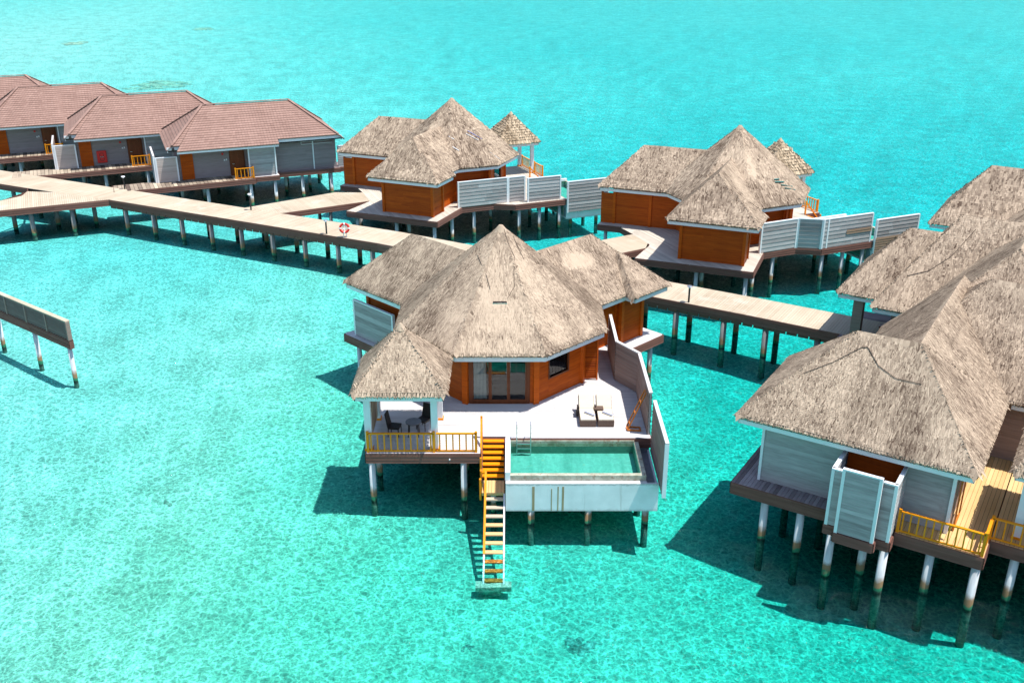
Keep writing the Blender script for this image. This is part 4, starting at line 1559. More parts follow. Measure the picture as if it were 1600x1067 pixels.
# side walkways to the villas
for lab, poly, ang, fe in (
    ("short plank walkway from the boardwalk to the villa beyond the lifebuoy", [(-17.1, 71.2), (-10.9, 74.75), (-11.2, 77.2), (-14.0, 77.3), (-20.1, 72.7)], rad(30), (0, 3)),
    ("short plank walkway from the boardwalk to the straggly patched villa", [(4.3, 60.1), (8.8, 62.9), (9.35, 65.0), (8.3, 66.0), (1.7, 62.0)], rad(33), (0, 3)),
    ("short plank walkway from the boardwalk to the back of the nearest villa", [(1.0, 50.6), (1.0, 58.1), (-1.6, 59.6), (-1.6, 50.6)], rad(90), (0, 2))):
    sw = thing("side_walkway", lab, "walkway", (0, 0, 0), 0, "short walkways from the boardwalk to the villas")
    mb = MB()
    planks(mb, poly, ang + math.pi / 2, 0.15, ZD - 0.006, s=0.16)
    o = mb.build("walkway_planks", 'walk', sw)
    o["kind"] = "stuff"
    mb = MB()
    mb.prism(poly, ZD - 0.30, ZD - 0.055)
    mb.build("deck_frame", 'under', sw)
    mb = MB()
    for k in fe:
        p, q = poly[k], poly[(k + 1) % len(poly)]
        mb.slab(p, q, ZD - 0.45, ZD - 0.022, 0.0, 0.03)
        boards(mb, p, q, ZD - 0.45, ZD - 0.024, 0.14, 0.03)
    mb.build("side_boards", 'fascia', sw)
    for k in fe:
        p, q = poly[k], poly[(k + 1) % len(poly)]
        L = math.hypot(q[0] - p[0], q[1] - p[1])
        nx, ny = -(q[1] - p[1]) / L * 0.25, (q[0] - p[0]) / L * 0.25
        for d in np.arange(1.6, L - 0.6, 2.4):
            pile(sw, p[0] + (q[0] - p[0]) * d / L + nx, p[1] + (q[1] - p[1]) * d / L + ny, ZD - 0.3, 0.13, 'pile_grey')


# bollard lamps
def bollard(label, x, y, h=0.85, cap=True):
    t = thing("bollard_lamp", label, "lamp", (x, y, ZD), 0, "bollard lamps along the boardwalk")
    mb = MB()
    mb.cyl((0, 0, 0), (0, 0, h), 0.055, 0.055, 10)
    mb.build("post", 'black', t)
    mb = MB()
    mb.cyl((0, 0, h), (0, 0, h + 0.10), 0.07, 0.07, 12)
    mb.build("lamp_head", 'white', t)
    mb = MB()
    mb.cyl((0, 0, h + 0.10), (0, 0, h + 0.15), 0.16, 0.12, 12)
    mb.build("cap", 'steel' if cap else 'white', t)


bollard("dark bollard lamp just left of the red lifebuoy", -12.75, 66.05)
bollard("dark bollard lamp on the boardwalk right of the nearest villa's roof", 10.0, 52.85)
bollard("bollard lamp with white head where the side walkway meets the boardwalk", -19.4, 72.1, 1.1, False)
bollard("bollard lamp with white head near the boardwalk fork", -31.0, 78.3, 0.9, False)

# lifebuoy
t = thing("lifebuoy", "red and white lifebuoy on a white stand at the boardwalk edge", "lifebuoy", (-11.38, 65.33, ZD))
for k in range(4):
    mb = MB()
    mb.torus((0, 0, 0.62), (0.05, -1, 0.25), 0.29, 0.075, 10, 8, k * math.pi / 2 + 0.16, (k + 1) * math.pi / 2 - 0.16)
    mb.build("ring_section", 'red', t)
    mb = MB()
    mb.torus((0, 0, 0.62), (0.05, -1, 0.25), 0.29, 0.078, 3, 8, k * math.pi / 2 - 0.16, k * math.pi / 2 + 0.16)
    mb.build("white_band", 'white', t)
mb = MB()
mb.beam((-0.1, 0.06, 0), (-0.1, 0.10, 0.85), 0.05, 0.05)
mb.beam((0.1, 0.06, 0), (0.1, 0.10, 0.85), 0.05, 0.05)
mb.build("stand", 'white', t)
mb = MB()
mb.torus((0.0, 0.05, 0.64), (0.05, -1, 0.25), 0.11, 0.035, 14, 6)
mb.build("rope_coil", 'towel', t)


# =================================================================== brown tiled villas on the left
def shingles(mb, roof, rowh=0.27, wt=0.25, others=()):
    for f in roof.faces:
        p = [Vector(x) for x in f]
        e = p[1] - p[0]
        L = e.length
        t = e / L
        n = t.cross(p[-1] - p[0]).normalized()
        if n.z < 0:
            n = -n
        s = n.cross(t).normalized()
        if s.z < 0:
            s = -s
        k = len(p)
        dn = Vector((0, 0, -0.06))
        q = [x + dn for x in p]
        mb.add([tuple(x) for x in p + q], [tuple(range(k)), tuple(range(2 * k - 1, k - 1, -1)), (0, k, k + 1, 1)], 0.2)
        P2 = [((x - p[0]).dot(t), (x - p[0]).dot(s)) for x in p]
        bm = max(b for a, b in P2)
        nr = int(bm / rowh)
        for r in range(nr):
            b0, b1 = bm * r / nr, bm * (r + 1) / nr

            def span(b):
                xs = []
                for (a0, c0), (a1, c1) in zip(P2, P2[1:] + P2[:1]):
                    if abs(c1 - c0) > 1e-6 and min(c0, c1) <= b <= max(c0, c1):
                        xs.append(a0 + (a1 - a0) * (b - c0) / (c1 - c0))
                return (min(xs), max(xs)) if xs else (0, 0)
            l0, h0 = span(min(b0 + 0.01, bm - 0.01))
            l1, h1 = span(min(b1 - 0.002, bm - 0.01))
            cnt = max(1, int((h0 - l0) / wt))
            rowt = random.gauss(0, 0.06)
            for i in range(cnt):
                g = 0.012 / max(0.1, h0 - l0)
                f0, f1 = i / cnt, (i + 1) / cnt - g
                A = p[0] + t * (l0 + (h0 - l0) * f0) + s * b0 + n * 0.050
                B = p[0] + t * (l0 + (h0 - l0) * f1) + s * b0 + n * 0.050
                C = p[0] + t * (l1 + (h1 - l1) * f1) + s * b1 + n * 0.012
                D = p[0] + t * (l1 + (h1 - l1) * f0) + s * b1 + n * 0.012
                dz = n * 0.048
                tt = min(1, max(0, 0.5 + rowt + random.gauss(0, 0.12)))
                mb.add([tuple(A), tuple(B), tuple(C), tuple(D), tuple(A - dz), tuple(B - dz)], [(0, 1, 2, 3), (4, 5, 1, 0)], tt)
    for a, c in roof.lines:
        a, c = Vector(a) + Vector((0, 0, 0.09)), Vector(c) + Vector((0, 0, 0.09))
        k = max(1, int((c - a).length / 0.4))
        for i in range(k):
            mb.beam(tuple(a + (c - a) * (i / k)), tuple(a + (c - a) * ((i + 0.98) / k) + Vector((0, 0, 0.01))), 0.22, 0.05, t=gt())


def tiled_villa(label, x, y, rz, red_box, last):
    v = thing("tiled_villa", label, "villa", (x, y, 0), rz, "brown tiled villas in a row on the left")
    zt = 4.9
    # roof: hip with the eave stepping back at both front corners
    e0, e1, n0, n1 = -0.75, 13.65, 0.95, 9.1
    ze, zr = 4.98, 7.75
    P = lambda u, w, z: (u, w, z)
    sl = (zr - ze) / ((n1 - 0.0) / 2)
    fr = lambda u, w: (u, w)
    rb = hip(fr, e0, e1, 0.0, n1, ze, zr, 3.5, 3.7)
    # front face is cut back left and right
    f = rb.faces
    yb = lambda w: ze + sl * w
    ridge0, ridge1 = (e0 + 3.5, n1 / 2, zr), (e1 - 3.7, n1 / 2, zr)
    rb.faces = [[P(0.0, 0, ze), P(8.15, 0, ze), (8.15, n1 / 2, zr), (2.75, n1 / 2, zr)],
                [P(8.15, 0.5, yb(0.5)), P(e1 - 0.4, 0.5, yb(0.5)), ridge1, (8.15, n1 / 2, zr)],
                [P(e0 + 0.43, 0.56, yb(0.56)), (0.30, 0.56, yb(0.56)), (2.75, n1 / 2, zr)],
                f[1], f[2], [P(e0, n1, ze), P(e0, 0.56, ze), (e0 + 0.43, 0.56, yb(0.56)), ridge0]]
    rb.lines = [(ridge0, ridge1), ((e0 + 0.43, 0.56, yb(0.56)), ridge0), (P(e0, n1, ze), ridge0), (P(e1 - 0.4, 0.5, yb(0.5)), ridge1), (P(e1, n1, ze), ridge1)]
    mb = MB()
    shingles(mb, rb)
    roof = mb.build("roof", 'shingle', v)
    mb = MB()
    fascia_board(mb, [(0.0, 0.05), (8.12, 0.05)], 4.76, 4.93)
    fascia_board(mb, [(8.15, 0.55), (e1 - 0.1, 0.55)], 5.0, 5.22)
    fascia_board(mb, [(e0 + 0.02, 0.61), (0.3, 0.61)], 5.0, 5.24)
    fascia_board(mb, [(e0 + 0.06, n1), (e0 + 0.06, 0.65)], 4.80, 4.93)
    fascia_board(mb, [(e1 - 0.06, 0.6), (e1 - 0.06, n1)], 4.80, 4.93)
    mb.build("eave_board", 'white', roof)
    mb = MB()
    mb.box(0.06, 8.1, 0.12, 1.5, 4.80, 4.83)
    mb.box(e0 + 0.1, e1 - 0.1, 0.7, n1 - 0.1, 4.872, 4.902)
    mb.build("soffit", 'under', roof)
    mb = MB()
    mb.box(-0.35, -0.15, 0.38, 0.52, 5.02, 5.22)
    mb.box(-0.28, -0.22, 0.42, 0.5, 4.86, 5.02)
    mb.build("eave_lamp", 'black', roof)
    # walls
    wall("wall", 'shaded_plum', v, (1.28, 1.65), (4.18, 1.65), ZD, zt)
    wall("wall", 'shaded_plum', v, (0.05, 1.65), (0.27, 1.65), ZD, zt)
    wall("wall", 'shaded_plum', v, (5.45, 1.65), (5.63, 1.65), ZD, zt)
    wall("wall", 'greyboard', v, (5.66, 0.70), (7.84, 0.70), ZD, zt)
    wall("wall", 'shaded_plum', v, (5.63, 1.65), (5.63, 0.70), ZD, zt)
    wall("wall", 'shaded_plum', v, (7.86, 1.55), (13.15, 1.55), ZD, zt - 0.15 if last else zt)
    wall("wall", 'shaded_plum', v, (0.05, 8.5), (0.05, 1.65), ZD, zt)
    wall("wall", 'shaded_plum', v, (13.15, 1.55), (13.15, 8.5), ZD, zt)
    wall("wall", 'shaded_plum', v, (13.15, 8.5), (0.05, 8.5), ZD, zt)
    for px, py in ((5.66, 0.66), (7.84, 0.66), (7.9, 1.5), (11.2, 1.49)):
        mb = MB()
        mb.box(-0.05, 0.05, -0.05, 0.05, ZD, zt)
        put("corner_post", mb.mesh("corner_post", 'white'), (px, py, 0), v)
    # louvred shutter
    mb = MB()
    mb.box(0.28, 1.26, 1.60, 1.66, ZD, 4.55, 0.55)
    sh = mb.build("shutter", 'wood', v)
    mb = MB()
    for zz in (ZD + 0.02, ZD + 1.08, ZD + 2.14):
        mb.box(0.28, 1.26, 1.55, 1.599, zz, zz + 0.1, 0.75)
    mb.box(0.28, 0.36, 1.551, 1.598, ZD + 0.12, 4.5, 0.75)
    mb.box(1.18, 1.26, 1.551, 1.598, ZD + 0.12, 4.5, 0.75)
    for k in range(20):
        zz = ZD + 0.16 + k * 0.10
        mb.box(0.36, 1.18, 1.57, 1.60, zz, zz + 0.05, gt())
    mb.build("louvres", 'wood', sh)
    # door
    mb = MB()
    mb.box(4.20, 5.43, 1.58, 1.68, ZD, 4.6, 0.3)
    dr = mb.build("door", 'wood_dark', v)
    mb = MB()
    mb.box(4.32, 5.31, 1.545, 1.579, ZD + 0.06, 4.48, 0.7)
    for k in (0, 1):
        mb.box(4.45 + 0.44 * k, 4.80 + 0.44 * k, 1.52, 1.544, ZD + 0.3, 4.25, 0.45)
    mb.build("door_leaf", 'wood_dark', dr)
    mb = MB()
    mb.cyl((4.42, 1.54, 3.3), (4.42, 1.47, 3.3), 0.035, 0.035, 8)
    mb.beam((4.42, 1.47, 3.3), (4.54, 1.47, 3.3), 0.03, 0.03)
    mb.build("handle", 'steel', dr)
    # doorbell lamp
    mb = MB()
    mb.box(3.72, 3.82, 1.50, 1.58, 3.62, 3.74)
    mb.box(3.88, 3.98, 1.49, 1.57, 3.64, 3.78)
    mb.build("wall_light", 'white', v)
    mb = MB()
    mb.cyl((3.65, 1.56, 4.2), (3.65, 1.50, 4.2), 0.09, 0.09, 12)
    mb.build("fire_bell", 'red', v)
    # walkway decks
    dk = [(-5.2, -0.55), (5.95, -0.05), (5.95, 0.35), (7.95, 0.35), (7.95, 1.55), (-5.2, 1.75)]
    deck(v, [(-5.2, -0.55), (5.95, -0.05), (5.95, 1.75), (-5.2, 1.75)], rad(92), 0.30, ZD, 'olddeck', fz=0.45, s=0.24, uneven=0.018, gap=0.03)
    deck(v, [(5.98, 0.35), (8.0, 0.35), (8.0, 1.75), (5.98, 1.75)], 0, 0.14, ZD, 'deck', fz=0.42)
    deck(v, [(8.03, 1.2), (13.4, 1.2), (13.4, 8.8), (8.03, 8.8)], 0, 0.3, ZD - 0.004, 'darkdeck', fz=0.42)
    deck(v, [(-0.3, 1.8), (8.0, 1.8), (8.0, 8.8), (-0.3, 8.8)], 0, 0.3, ZD - 0.006, 'darkdeck', fz=0.42)
    for px, py in ((-4.6, 0.2), (-1.8, 0.2), (2.04, 0.3), (5.54, 0.25), (7.62, 0.65), (10.09, 1.5), (12.6, 1.5), (2.0, 3.4), (5.5, 3.4), (9.0, 3.6), (11.2, 4.2), (13.0, 4.0),
                   (0.2, 6.5), (3.5, 6.5), (6.5, 6.5), (9.6, 6.5), (12.6, 7.0), (0.2, 3.2), (13.0, 8.3), (8.2, 5.0)):
        pile(v, px, py, ZD - 0.3, 0.14, 'pile')
    railing(v, (4.40, 0.16), (5.86, 0.16), ZD, 1, 5, posts=(0.0, 1.0))
    railing(v, (5.86, 0.24), (5.86, 0.66), ZD, 1, 1, posts=())
    # stepped privacy screen at the left front corner
    screen(v, "privacy_screen", (-1.70, 1.30), (0.02, 1.30), ZD, 4.32, mat='taupe_sunlit', trims=(0.0, 1.0))
    screen(v, "privacy_screen", (-1.82, 5.2), (-1.82, 1.32), ZD - 0.3, 4.5, trims=(1.0,), inner='taupe')
    if last:
        screen(v, "privacy_screen", (13.3, 1.5), (18.0, 1.5), ZD - 0.02, 4.1, trims=(1.0,))
        deck(v, [(13.42, 1.4), (18.2, 1.4), (18.2, 3.4), (13.42, 3.4)], 0, 0.3, ZD - 0.006, 'darkdeck', fz=0.42)
        for px in (14.2, 15.6, 17.0):
            pile(v, px, 1.8, ZD - 0.3, 0.13, 'pile')
            pile(v, px, 3.0, ZD - 0.3, 0.13, 'pile')
        mb = MB()
        mb.box(10.2, 12.6, 1.45, 1.53, 4.70, 4.745)
        mb.box(10.2, 10.24, 1.45, 1.53, 4.5, 4.70)
        mb.box(10.2, 12.9, 1.44, 1.53, 4.47, 4.505)
        mb.build("awning_rail", 'white', v)
    if red_box:
        t = thing("fire_hose_box", "red fire hose box on the grey wall beside the orange shutter", "fire box",
                  loc2world(x, y, rz, 1, 2.0, 1.42) + (ZD + 0.25,), rz)
        mb = MB()
        mb.box(-0.40, 0.40, -0.02, 0.18, 0, 1.05)
        o = mb.build("cabinet", 'red', t)
        bv = o.modifiers.new("edge", 'BEVEL'); bv.width = 0.05; bv.segments = 2
        mb = MB()
        for cz in (0.34, 0.70):
            mb.torus((0, -0.03, cz), (0, -1, 0.001), 0.17, 0.02, 18, 6)
        mb.build("ring_mark", 'black', t)
        mb = MB()
        mb.box(-0.12, 0.12, -0.035, -0.022, 0.48, 0.56)
        mb.build("label_plate", 'white', t)
    return v


BR = rad(22.0)
bx, by = -26.91, 79.69
for i, (dx, dy, lab) in enumerate((
        (0, 0, "brown tiled villa with orange railing, nearest the thatched villas"),
        (-10.2, 4.69, "brown tiled villa with the red fire box beside its shutter"),
        (-19.8, 9.5, "brown tiled villa third from the thatched villas"),
        (-29.2, 14.4, "brown tiled villa cut off by the left edge, highest in the photo"))):
    tiled_villa(lab, bx + dx, by + dy, BR, i == 1, i == 0)

# =================================================================== grey villa complex on the right
AX, AY, AR = 8.56, 33.59, rad(-32.2)
g3 = thing("thatched_villa", "large multi-roofed thatched villa with grey board walls at the right edge", "villa", (AX, AY, 0), AR)
fr = lambda u, v: (u, v)
frT = lambda u, v: (v, u)     # ridge along v
zE3 = 5.12
rA = hip(fr, -0.08, 8.42, -0.08, 6.3, zE3, 8.12, 3.3, 2.9)


def hipv(u0, u1, v0, v1, ze, zr, h0, h1):
    um = (u0 + u1) / 2
    a, b, c, d = (u0, v0, ze), (u1, v0, ze), (u1, v1, ze), (u0, v1, ze)
    r0, r1 = (um, v0 + h0, zr), (um, v1 - h1, zr)
    faces = [[b, c, r1, r0], [d, a, r0, r1]]
    if h0 > 0:
        faces.append([a, b, r0])
    if h1 > 0:
        faces.append([c, d, r1])
    R = Roof(faces, ze)
    R.lines = [(r0, r1), (a, r0), (b, r0), (c, r1), (d, r1)]
    if h1 <= 0:
        R.lims.append((0, -1, -v1))
        R.lines = [(r0, r1), (a, r0), (b, r0)]
    return R


rL = hipv(2.45, 8.46, 0.2, 12.0, zE3, 8.10, 2.95, 0.0)
rB = hip(fr, 3.05, 22.0, 6.62, 14.0, zE3, 8.66, 3.65, 3.6)
rD = hipv(3.0, 11.6, 9.1, 20.0, zE3, 9.25, 4.25, 4.2)
r3 = hip(fr, 1.30, 16.0, 14.35, 22.5, zE3, 9.05, 2.9, 3.0)
r2 = hip(fr, -0.65, 14.0, 15.50, 21.6, zE3, 8.0, 2.5, 3.0)
allr = [rA, rL, rB, rD, r3, r2]
for k, r in enumerate(allr):
    mb = MB()
    oth = [q for q in allr if q is not r]
    far = k >= 4
    pch = ()
    if k == 0:
        pch = [(Vector((4.4, 2.7, 7.7)), 1.2, 0.10), (Vector((7.4, 0.8, 5.7)), 1.0, 0.12)]
    thatch(mb, r, oth, row=0.075 if not far else 0.10, sp=0.037 if not far else 0.055, wid=0.041 if not far else 0.06, ln=0.23 if not far else 0.30,
           bias=0.02, patches=pch, streak=0.26)
    ro = mb.build("roof", 'thatch', g3)
    mb = MB()
    if k == 0:
        fascia_board(mb, [(0, 6.2), (0, 0), (8.34, 0), (8.34, 6.6)], ZE, 4.93)
        roA = ro
    elif k == 2:
        fascia_board(mb, [(8.6, 6.72), (21.9, 6.72)], ZE, 4.93)
    elif k == 1:
        fascia_board(mb, [(2.55, 11.0), (2.55, 6.4)], ZE, 4.93)
    elif k == 3:
        fascia_board(mb, [(3.12, 14.3), (3.12, 10.0)], ZE, 4.93)
    elif k == 4:
        fascia_board(mb, [(1.4, 22.4), (1.4, 14.45), (3.1, 14.45)], ZE, 4.93)
    else:
        fascia_board(mb, [(-0.55, 21.5), (-0.55, 15.6), (1.35, 15.6)], ZE, 4.93)
    mb.build("eave_board", 'white', ro)
mb = MB()
mb.box(0.05, 8.3, 0.08, 6.5, 4.93, 4.955)
mb.box(3.1, 20, 6.75, 14.3, 4.932, 4.957)
mb.build("soffit", 'under', g3)
# cords lying across the near roof
for pts in ([(1.1, 1.25), (1.9, 1.55), (2.7, 2.0), (3.55, 2.62), (3.75, 2.66), (4.3, 2.2), (5.0, 1.95), (5.9, 1.95)],
            [(5.75, 9.3), (6.0, 8.6), (6.6, 7.7), (6.7, 7.4)]):
    mb = MB()
    mb.tube([(u, v, max(rA.height(u, v) if v < 6 else -9, rB.height(u, v) if v > 6 else -9) + 0.06) for u, v in pts], 0.012, 6)
    mb.build("roof_cord", 'cord', roA)
mb = MB()
mb.tube([(u, v, r3.height(u, v) + 0.06) for u, v in ((1.9, 15.6), (2.6, 15.7), (3.4, 16.0), (4.2, 16.7), (4.9, 17.9))], 0.014, 6)
mb.build("roof_cord", 'cord', g3)
# walls
zt = 4.94
wall("wall", 'greyboard', g3, (0.88, 0.55), (3.9, 0.55), ZD, zt, bh=0.17)
wall("wall", 'greyboard', g3, (6.1, 0.55), (7.70, 0.55), ZD, zt, bh=0.17)
wall("wall", 'greyboard', g3, (0.88, 6.0), (0.88, 0.55), ZD, zt, bh=0.17)
wall("wall", 'taupe', g3, (7.72, 0.55), (7.72, 7.3), ZD, zt, bh=0.17)
wall("wall", 'wood', g3, (3.9, 1.3), (6.1, 1.3), ZD, zt, bh=0.17)
wall("wall", 'taupe', g3, (7.72, 7.3), (20.0, 7.3), ZD, zt, bh=0.17)
wall("wall", 'taupe', g3, (3.3, 14.0), (3.3, 7.0), ZD, zt, bh=0.17)
wall("wall", 'taupe', g3, (2.2, 15.2), (3.3, 15.2), ZD, zt, bh=0.17)
wall("wall", 'taupe', g3, (2.2, 21.5), (2.2, 15.2), ZD, zt, bh=0.17)
for px, py, w in ((0.88, 0.53, 0.05), (7.72, 0.50, 0.06), (0.42, 16.1, 0.24)):
    mb = MB()
    mb.box(-w, w, -w, w, ZD, zt)
    put("corner_post", mb.mesh("corner_post", 'white' if w < 0.1 else 'taupe'), (px, py, 0), g3)
# folded open glass door by the sun deck
for k in range(2):
    mb = MB()
    u = 7.80 + 0.1 * k
    mb.box(u, u + 0.05, 0.7 + 0.05 * k, 0.78 + 0.05 * k, ZD + 0.02, 4.5, 0.7)
    mb.box(u, u + 0.05, 1.9, 1.98, ZD + 0.02, 4.5, 0.7)
    mb.box(u, u + 0.05, 0.78 + 0.05 * k, 1.9, ZD + 0.02, ZD + 0.14, 0.7)
    mb.box(u, u + 0.05, 0.78 + 0.05 * k, 1.9, 4.4, 4.5, 0.7)
    mb.build("door_leaf", 'orange_old' if k else 'bareboard', g3)
# stepped bay screen
for p, q, z0, z1, tr in (((3.88, -0.98), (4.34, -0.98), ZD - 0.12, 4.45, (0.0,)), ((5.66, -0.98), (6.14, -0.98), ZD - 0.12, 4.45, (1.0,)),
                         ((4.32, -1.34), (5.68, -1.34), ZD - 0.12, 4.74, ST), ((3.90, 0.5), (3.90, -0.94), ZD, 4.45, ()), ((6.12, -0.94), (6.12, 0.5), ZD, 4.45, ())):
    screen(g3, "bay_screen", p, q, z0, z1, 1, 'greyboard', trims=tr, bh=0.145)
mb = MB()
for p, q in (((3.86, -0.98), (4.31, -0.98)), ((4.31, -1.36), (5.69, -1.36)), ((5.69, -0.98), (6.16, -0.98)), ((5.69, -1.36), (5.69, -0.98)), ((6.16, -0.98), (6.16, -0.25)), ((3.86, -0.25), (3.86, -0.98)), ((4.31, -0.98), (4.31, -1.36))):
    mb.slab(p, q, 1.78, ZD - 0.13, -0.04, 0.03)
    boards(mb, p, q, 1.78, ZD - 0.13, 0.1, 0.03)
mb.box(3.9, 6.12, -0.95, 0.5, 1.9, ZD - 0.02, 0.3)
mb.box(4.33, 5.67, -1.33, -0.96, 1.9, ZD - 0.13, 0.3)
mb.build("bay_fascia", 'fascia', g3)
# decks
deck(g3, [(0.05, -0.22), (6.17, -0.22), (6.17, 7.0), (0.05, 7.0)], rad(90), 0.15, ZD, 'darkdeck', fz=0.5, s=0.25)
deck(g3, [(6.2, -0.40), (9.12, -0.40), (9.12, 7.4), (6.2, 7.4)], rad(90), 0.15, ZD, 'sundeck', fz=0.5, s=0.22)
deck(g3, [(9.15, 0.85), (18.0, 0.85), (18.0, 7.4), (9.15, 7.4)], rad(90), 0.15, ZD, 'sundeck', fz=0.5, s=0.22)
deck(g3, [(-0.5, 15.9), (14.0, 15.9), (14.0, 21.0), (-0.5, 21.0)], rad(0), 0.15, ZD - 0.01, 'darkdeck', fz=0.45, s=0.15)
deck(g3, [(3.2, 7.1), (18.0, 7.45), (18.0, 15.8), (3.2, 15.8)], rad(0), 0.3, ZD - 0.012, 'darkdeck', fz=0.45)
for px, py in ((1.35, 0.1), (2.77, 0.0), (4.15, -0.85), (5.19, -0.1), (6.02, -0.85), (7.44, -0.05), (8.95, -0.15), (10.02, 1.1), (1.4, 3.0), (2.9, 3.0), (1.4, 5.6), (4.4, 3), (7.3, 3.2), (8.9, 3.2),
               (12.2, 1.1), (14.6, 1.1), (4.5, 8), (7.5, 8), (10.5, 8), (0.2, 16.5), (0.2, 20.2), (3.0, 16.5), (3.0, 20.2), (4.0, 12), (6, 16.5)):
    pile(g3, px, py, ZD - 0.3, 0.15, 'pile')
railing(g3, (6.26, -0.33), (9.05, -0.33), ZD, 1, 11, posts=(0.0, 1.0), thick=0.05)
railing(g3, (9.07, -0.25), (9.07, 0.80), ZD, 1, 3, posts=())
railing(g3, (9.10, 0.93), (13.5, 0.93), ZD, 1, 16, posts=(0.0,), thick=0.05)
# small furniture on the shaded deck
t = thing("planter", "small dark red planter box on the shaded deck by the boardwalk's end", "planter", loc2world(AX, AY, AR, 1, 1.45, 18.4) + (ZD,), AR)
mb = MB()
mb.box(-0.3, 0.3, -0.2, 0.2, 0, 0.3)
mb.box(-0.33, 0.33, -0.23, 0.23, 0.3, 0.36)
mb.build("box", 'wood_dark', t)

gx = loc2world(AX, AY, AR, 1, 11.35, 3.0)
gazebo("thatched gazebo over the golden sun deck, cut off by the right edge", *gx, AR, 1, True, half=1.9, ztop=7.3, blind=False)

# next grey villa farther along, only its roofs show
g4 = thing("thatched_villa", "distant thatched villa behind the right-hand roofs, partly out of frame", "villa", (AX, AY, 0), AR)
q1 = hip(fr, 0.7, 16.0, 30.8, 37.6, zE3, 8.27, 2.6, 3.0)
q2 = hipv(4.2, 13.0, 26.4, 34.0, zE3, 8.8, 3.9, 3.0)
for r, oth in ((q1, [q2]), (q2, [q1])):
    mb = MB()
    thatch(mb, r, oth, row=0.15, sp=0.09, wid=0.10, ln=0.40)
    ro = mb.build("roof", 'thatch', g4)
    mb = MB()
    if r is q1:
        fascia_board(mb, [(0.8, 37), (0.8, 30.9), (6, 30.9)], ZE, 4.93)
        mb.build("eave_board", 'white', ro)
wall("wall", 'taupe', g4, (2.0, 31.7), (10, 31.7), ZD, zt)
wall("wall", 'taupe', g4, (2.0, 37.0), (2.0, 31.7), ZD, zt)
deck(g4, [(1.2, 31.0), (14, 31.0), (14, 37.4), (1.2, 37.4)], 0, 0.3, ZD, 'darkdeck')
for px, py in ((1.7, 31.5), (1.7, 34.5), (1.7, 37), (5, 31.5), (5, 36)):
    pile(g4, px, py, ZD - 0.3, 0.14, 'pile')

# =================================================================== the lone screen at the left edge
A, B = (-33.0, 54.98), (-22.75, 47.15)
ang = math.atan2(B[1] - A[1], B[0] - A[0])
L = math.hypot(B[0] - A[0], B[1] - A[1])
sf = thing("screen_wall", "low brown screen wall on white piles standing alone in the water at the left edge", "fence", (A[0], A[1], 0), ang)
mb = MB()
mb.box(0, L, 0.0, 0.24, 1.86, 2.36, 0.5)
boards(mb, (0, -0.01), (L, -0.01), 1.87, 2.3, 0.145)
mb.build("beam", 'fascia', sf)
mb = MB()
mb.box(0, L - 0.06, 0.05, 0.17, 2.362, 3.36)
boards(mb, (0, 0.05), (L - 0.06, 0.05), 2.37, 3.34, 0.14)
boards(mb, (L - 0.06, 0.17), (0, 0.17), 2.37, 3.34, 0.14)
mb.build("screen_boards", 'screen_brown', sf)
mb = MB()
mb.box(0, L, -0.01, 0.23, 3.362, 3.42)
mb.build("cap", 'walk', sf)
for k in range(6):
    u = L - 0.03 - k * 2.05
    mb = MB()
    mb.box(-0.05, 0.05, -0.02, 0.2, 2.362, 3.36)
    put("post", mb.mesh("post", 'taupe'), (u, 0, 0), sf)
for u in (L - 0.3, L - 3.75, L - 7.7):
    pile(sf, u, 0.12, 1.87, 0.12, 'pile')

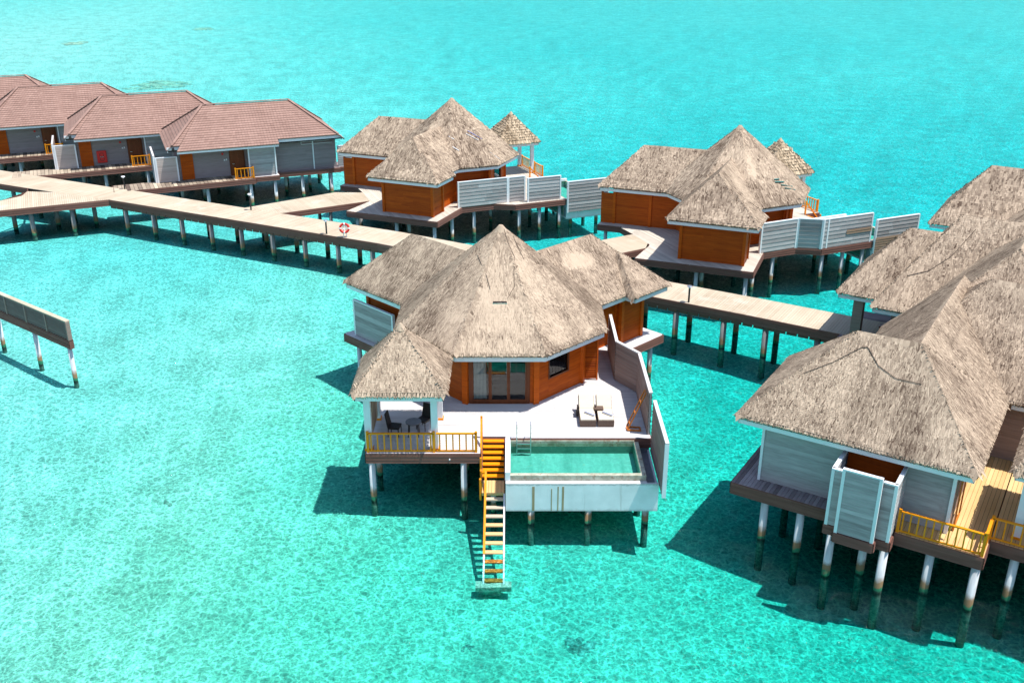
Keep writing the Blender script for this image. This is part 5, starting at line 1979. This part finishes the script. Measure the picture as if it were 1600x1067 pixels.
# =================================================================== coral heads and weed on the bottom
def coral(label, x, y, s):
    z = bed(x, y)
    mb = MB()
    k = 10
    for b in range(int(8 + s * 16)):
        cx, cy, cr = random.gauss(0, 0.42) * s, random.gauss(0, 0.34) * s, s * random.uniform(0.16, 0.42)
        vs, fs = [], []
        for j in range(4):
            for i in range(k):
                a = 2 * math.pi * i / k
                ph = j / 4 * math.pi / 2
                rr = cr * math.cos(ph) * random.uniform(0.75, 1.25)
                vs.append((cx + rr * math.cos(a), cy + rr * math.sin(a), cr * 0.55 * math.sin(ph) - 0.05))
        vs.append((cx, cy, cr * 0.55 - 0.04))
        for j in range(3):
            for i in range(k):
                fs.append((j * k + i, j * k + (i + 1) % k, (j + 1) * k + (i + 1) % k, (j + 1) * k + i))
        for i in range(k):
            fs.append((3 * k + i, 3 * k + (i + 1) % k, 4 * k))
        mb.add(vs, fs, rt())
    o = mb.build("coral_head", 'rock', None)
    o.location = (x, y, z)
    tag(o, label, "coral", "coral heads on the sandy bottom")


for lab, x, y, s in (("largest dark coral head in the water below the stairs, near the bottom edge", 2.41, 28.03, 0.62),
                     ("small dark coral head in the pale water left of the nearest villa's stairs", -14.6, 36.4, 0.34),
                     ("faint coral patch beside the small dark coral head, nearer the camera", -14.8, 34.8, 0.28),
                     ("low coral rubble in the bright water left of the largest coral head", -1.45, 27.9, 0.32),
                     ("low coral rubble at the bottom edge below the largest coral head", 2.8, 26.4, 0.36),
                     ("coral lump in the shallows right of the submerged stair foot", 0.25, 29.9, 0.3)):
    coral(lab, x, y, s)


def weed(label, x, y, rx, ry):
    mb = MB()
    n = 40
    c = (0, 0, 0.03)
    ring = []
    for i in range(n):
        a = 2 * math.pi * i / n
        k = 0.75 + 0.5 * noise.noise((math.cos(a) * 1.7 + x, math.sin(a) * 1.7 + y, 2.2))
        ring.append((rx * k * math.cos(a), ry * k * math.sin(a), 0.0))
    vs, fs = [], []
    for f in range(130):
        a = random.random() * 2 * math.pi
        r = random.random() ** 0.7 * 1.15 * (0.75 + 0.5 * noise.noise((math.cos(a) * 1.7 + x, math.sin(a) * 1.7 + y, 2.2)))
        cx, cy = rx * r * math.cos(a), ry * r * math.sin(a)
        w = random.uniform(0.05, 0.12) * min(rx, ry)
        z = bed(x + cx, y + cy) + 0.03
        mb.add([(cx - w * 2, cy, z), (cx, cy - w, z), (cx + w * 2, cy, z), (cx, cy + w, z), (cx, cy, z + 0.06)],
               [(0, 1, 4), (1, 2, 4), (2, 3, 4), (3, 0, 4)], rt())
    o = mb.build("seagrass_patch", 'weed', None, kind="stuff")
    o.location = (x, y, 0)
    tag(o, label, "seagrass")


weed("dark seagrass patch in the far lagoon beyond the tiled villas' roofs", -51.5, 147.8, 4.5, 5.0)
weed("faint seagrass patch far out, nearer the top left of the photo", -83.9, 198.8, 2.6, 3.0)
weed("faint brown seagrass patch near the top edge on the left", -67.0, 225.7, 2.4, 3.0)
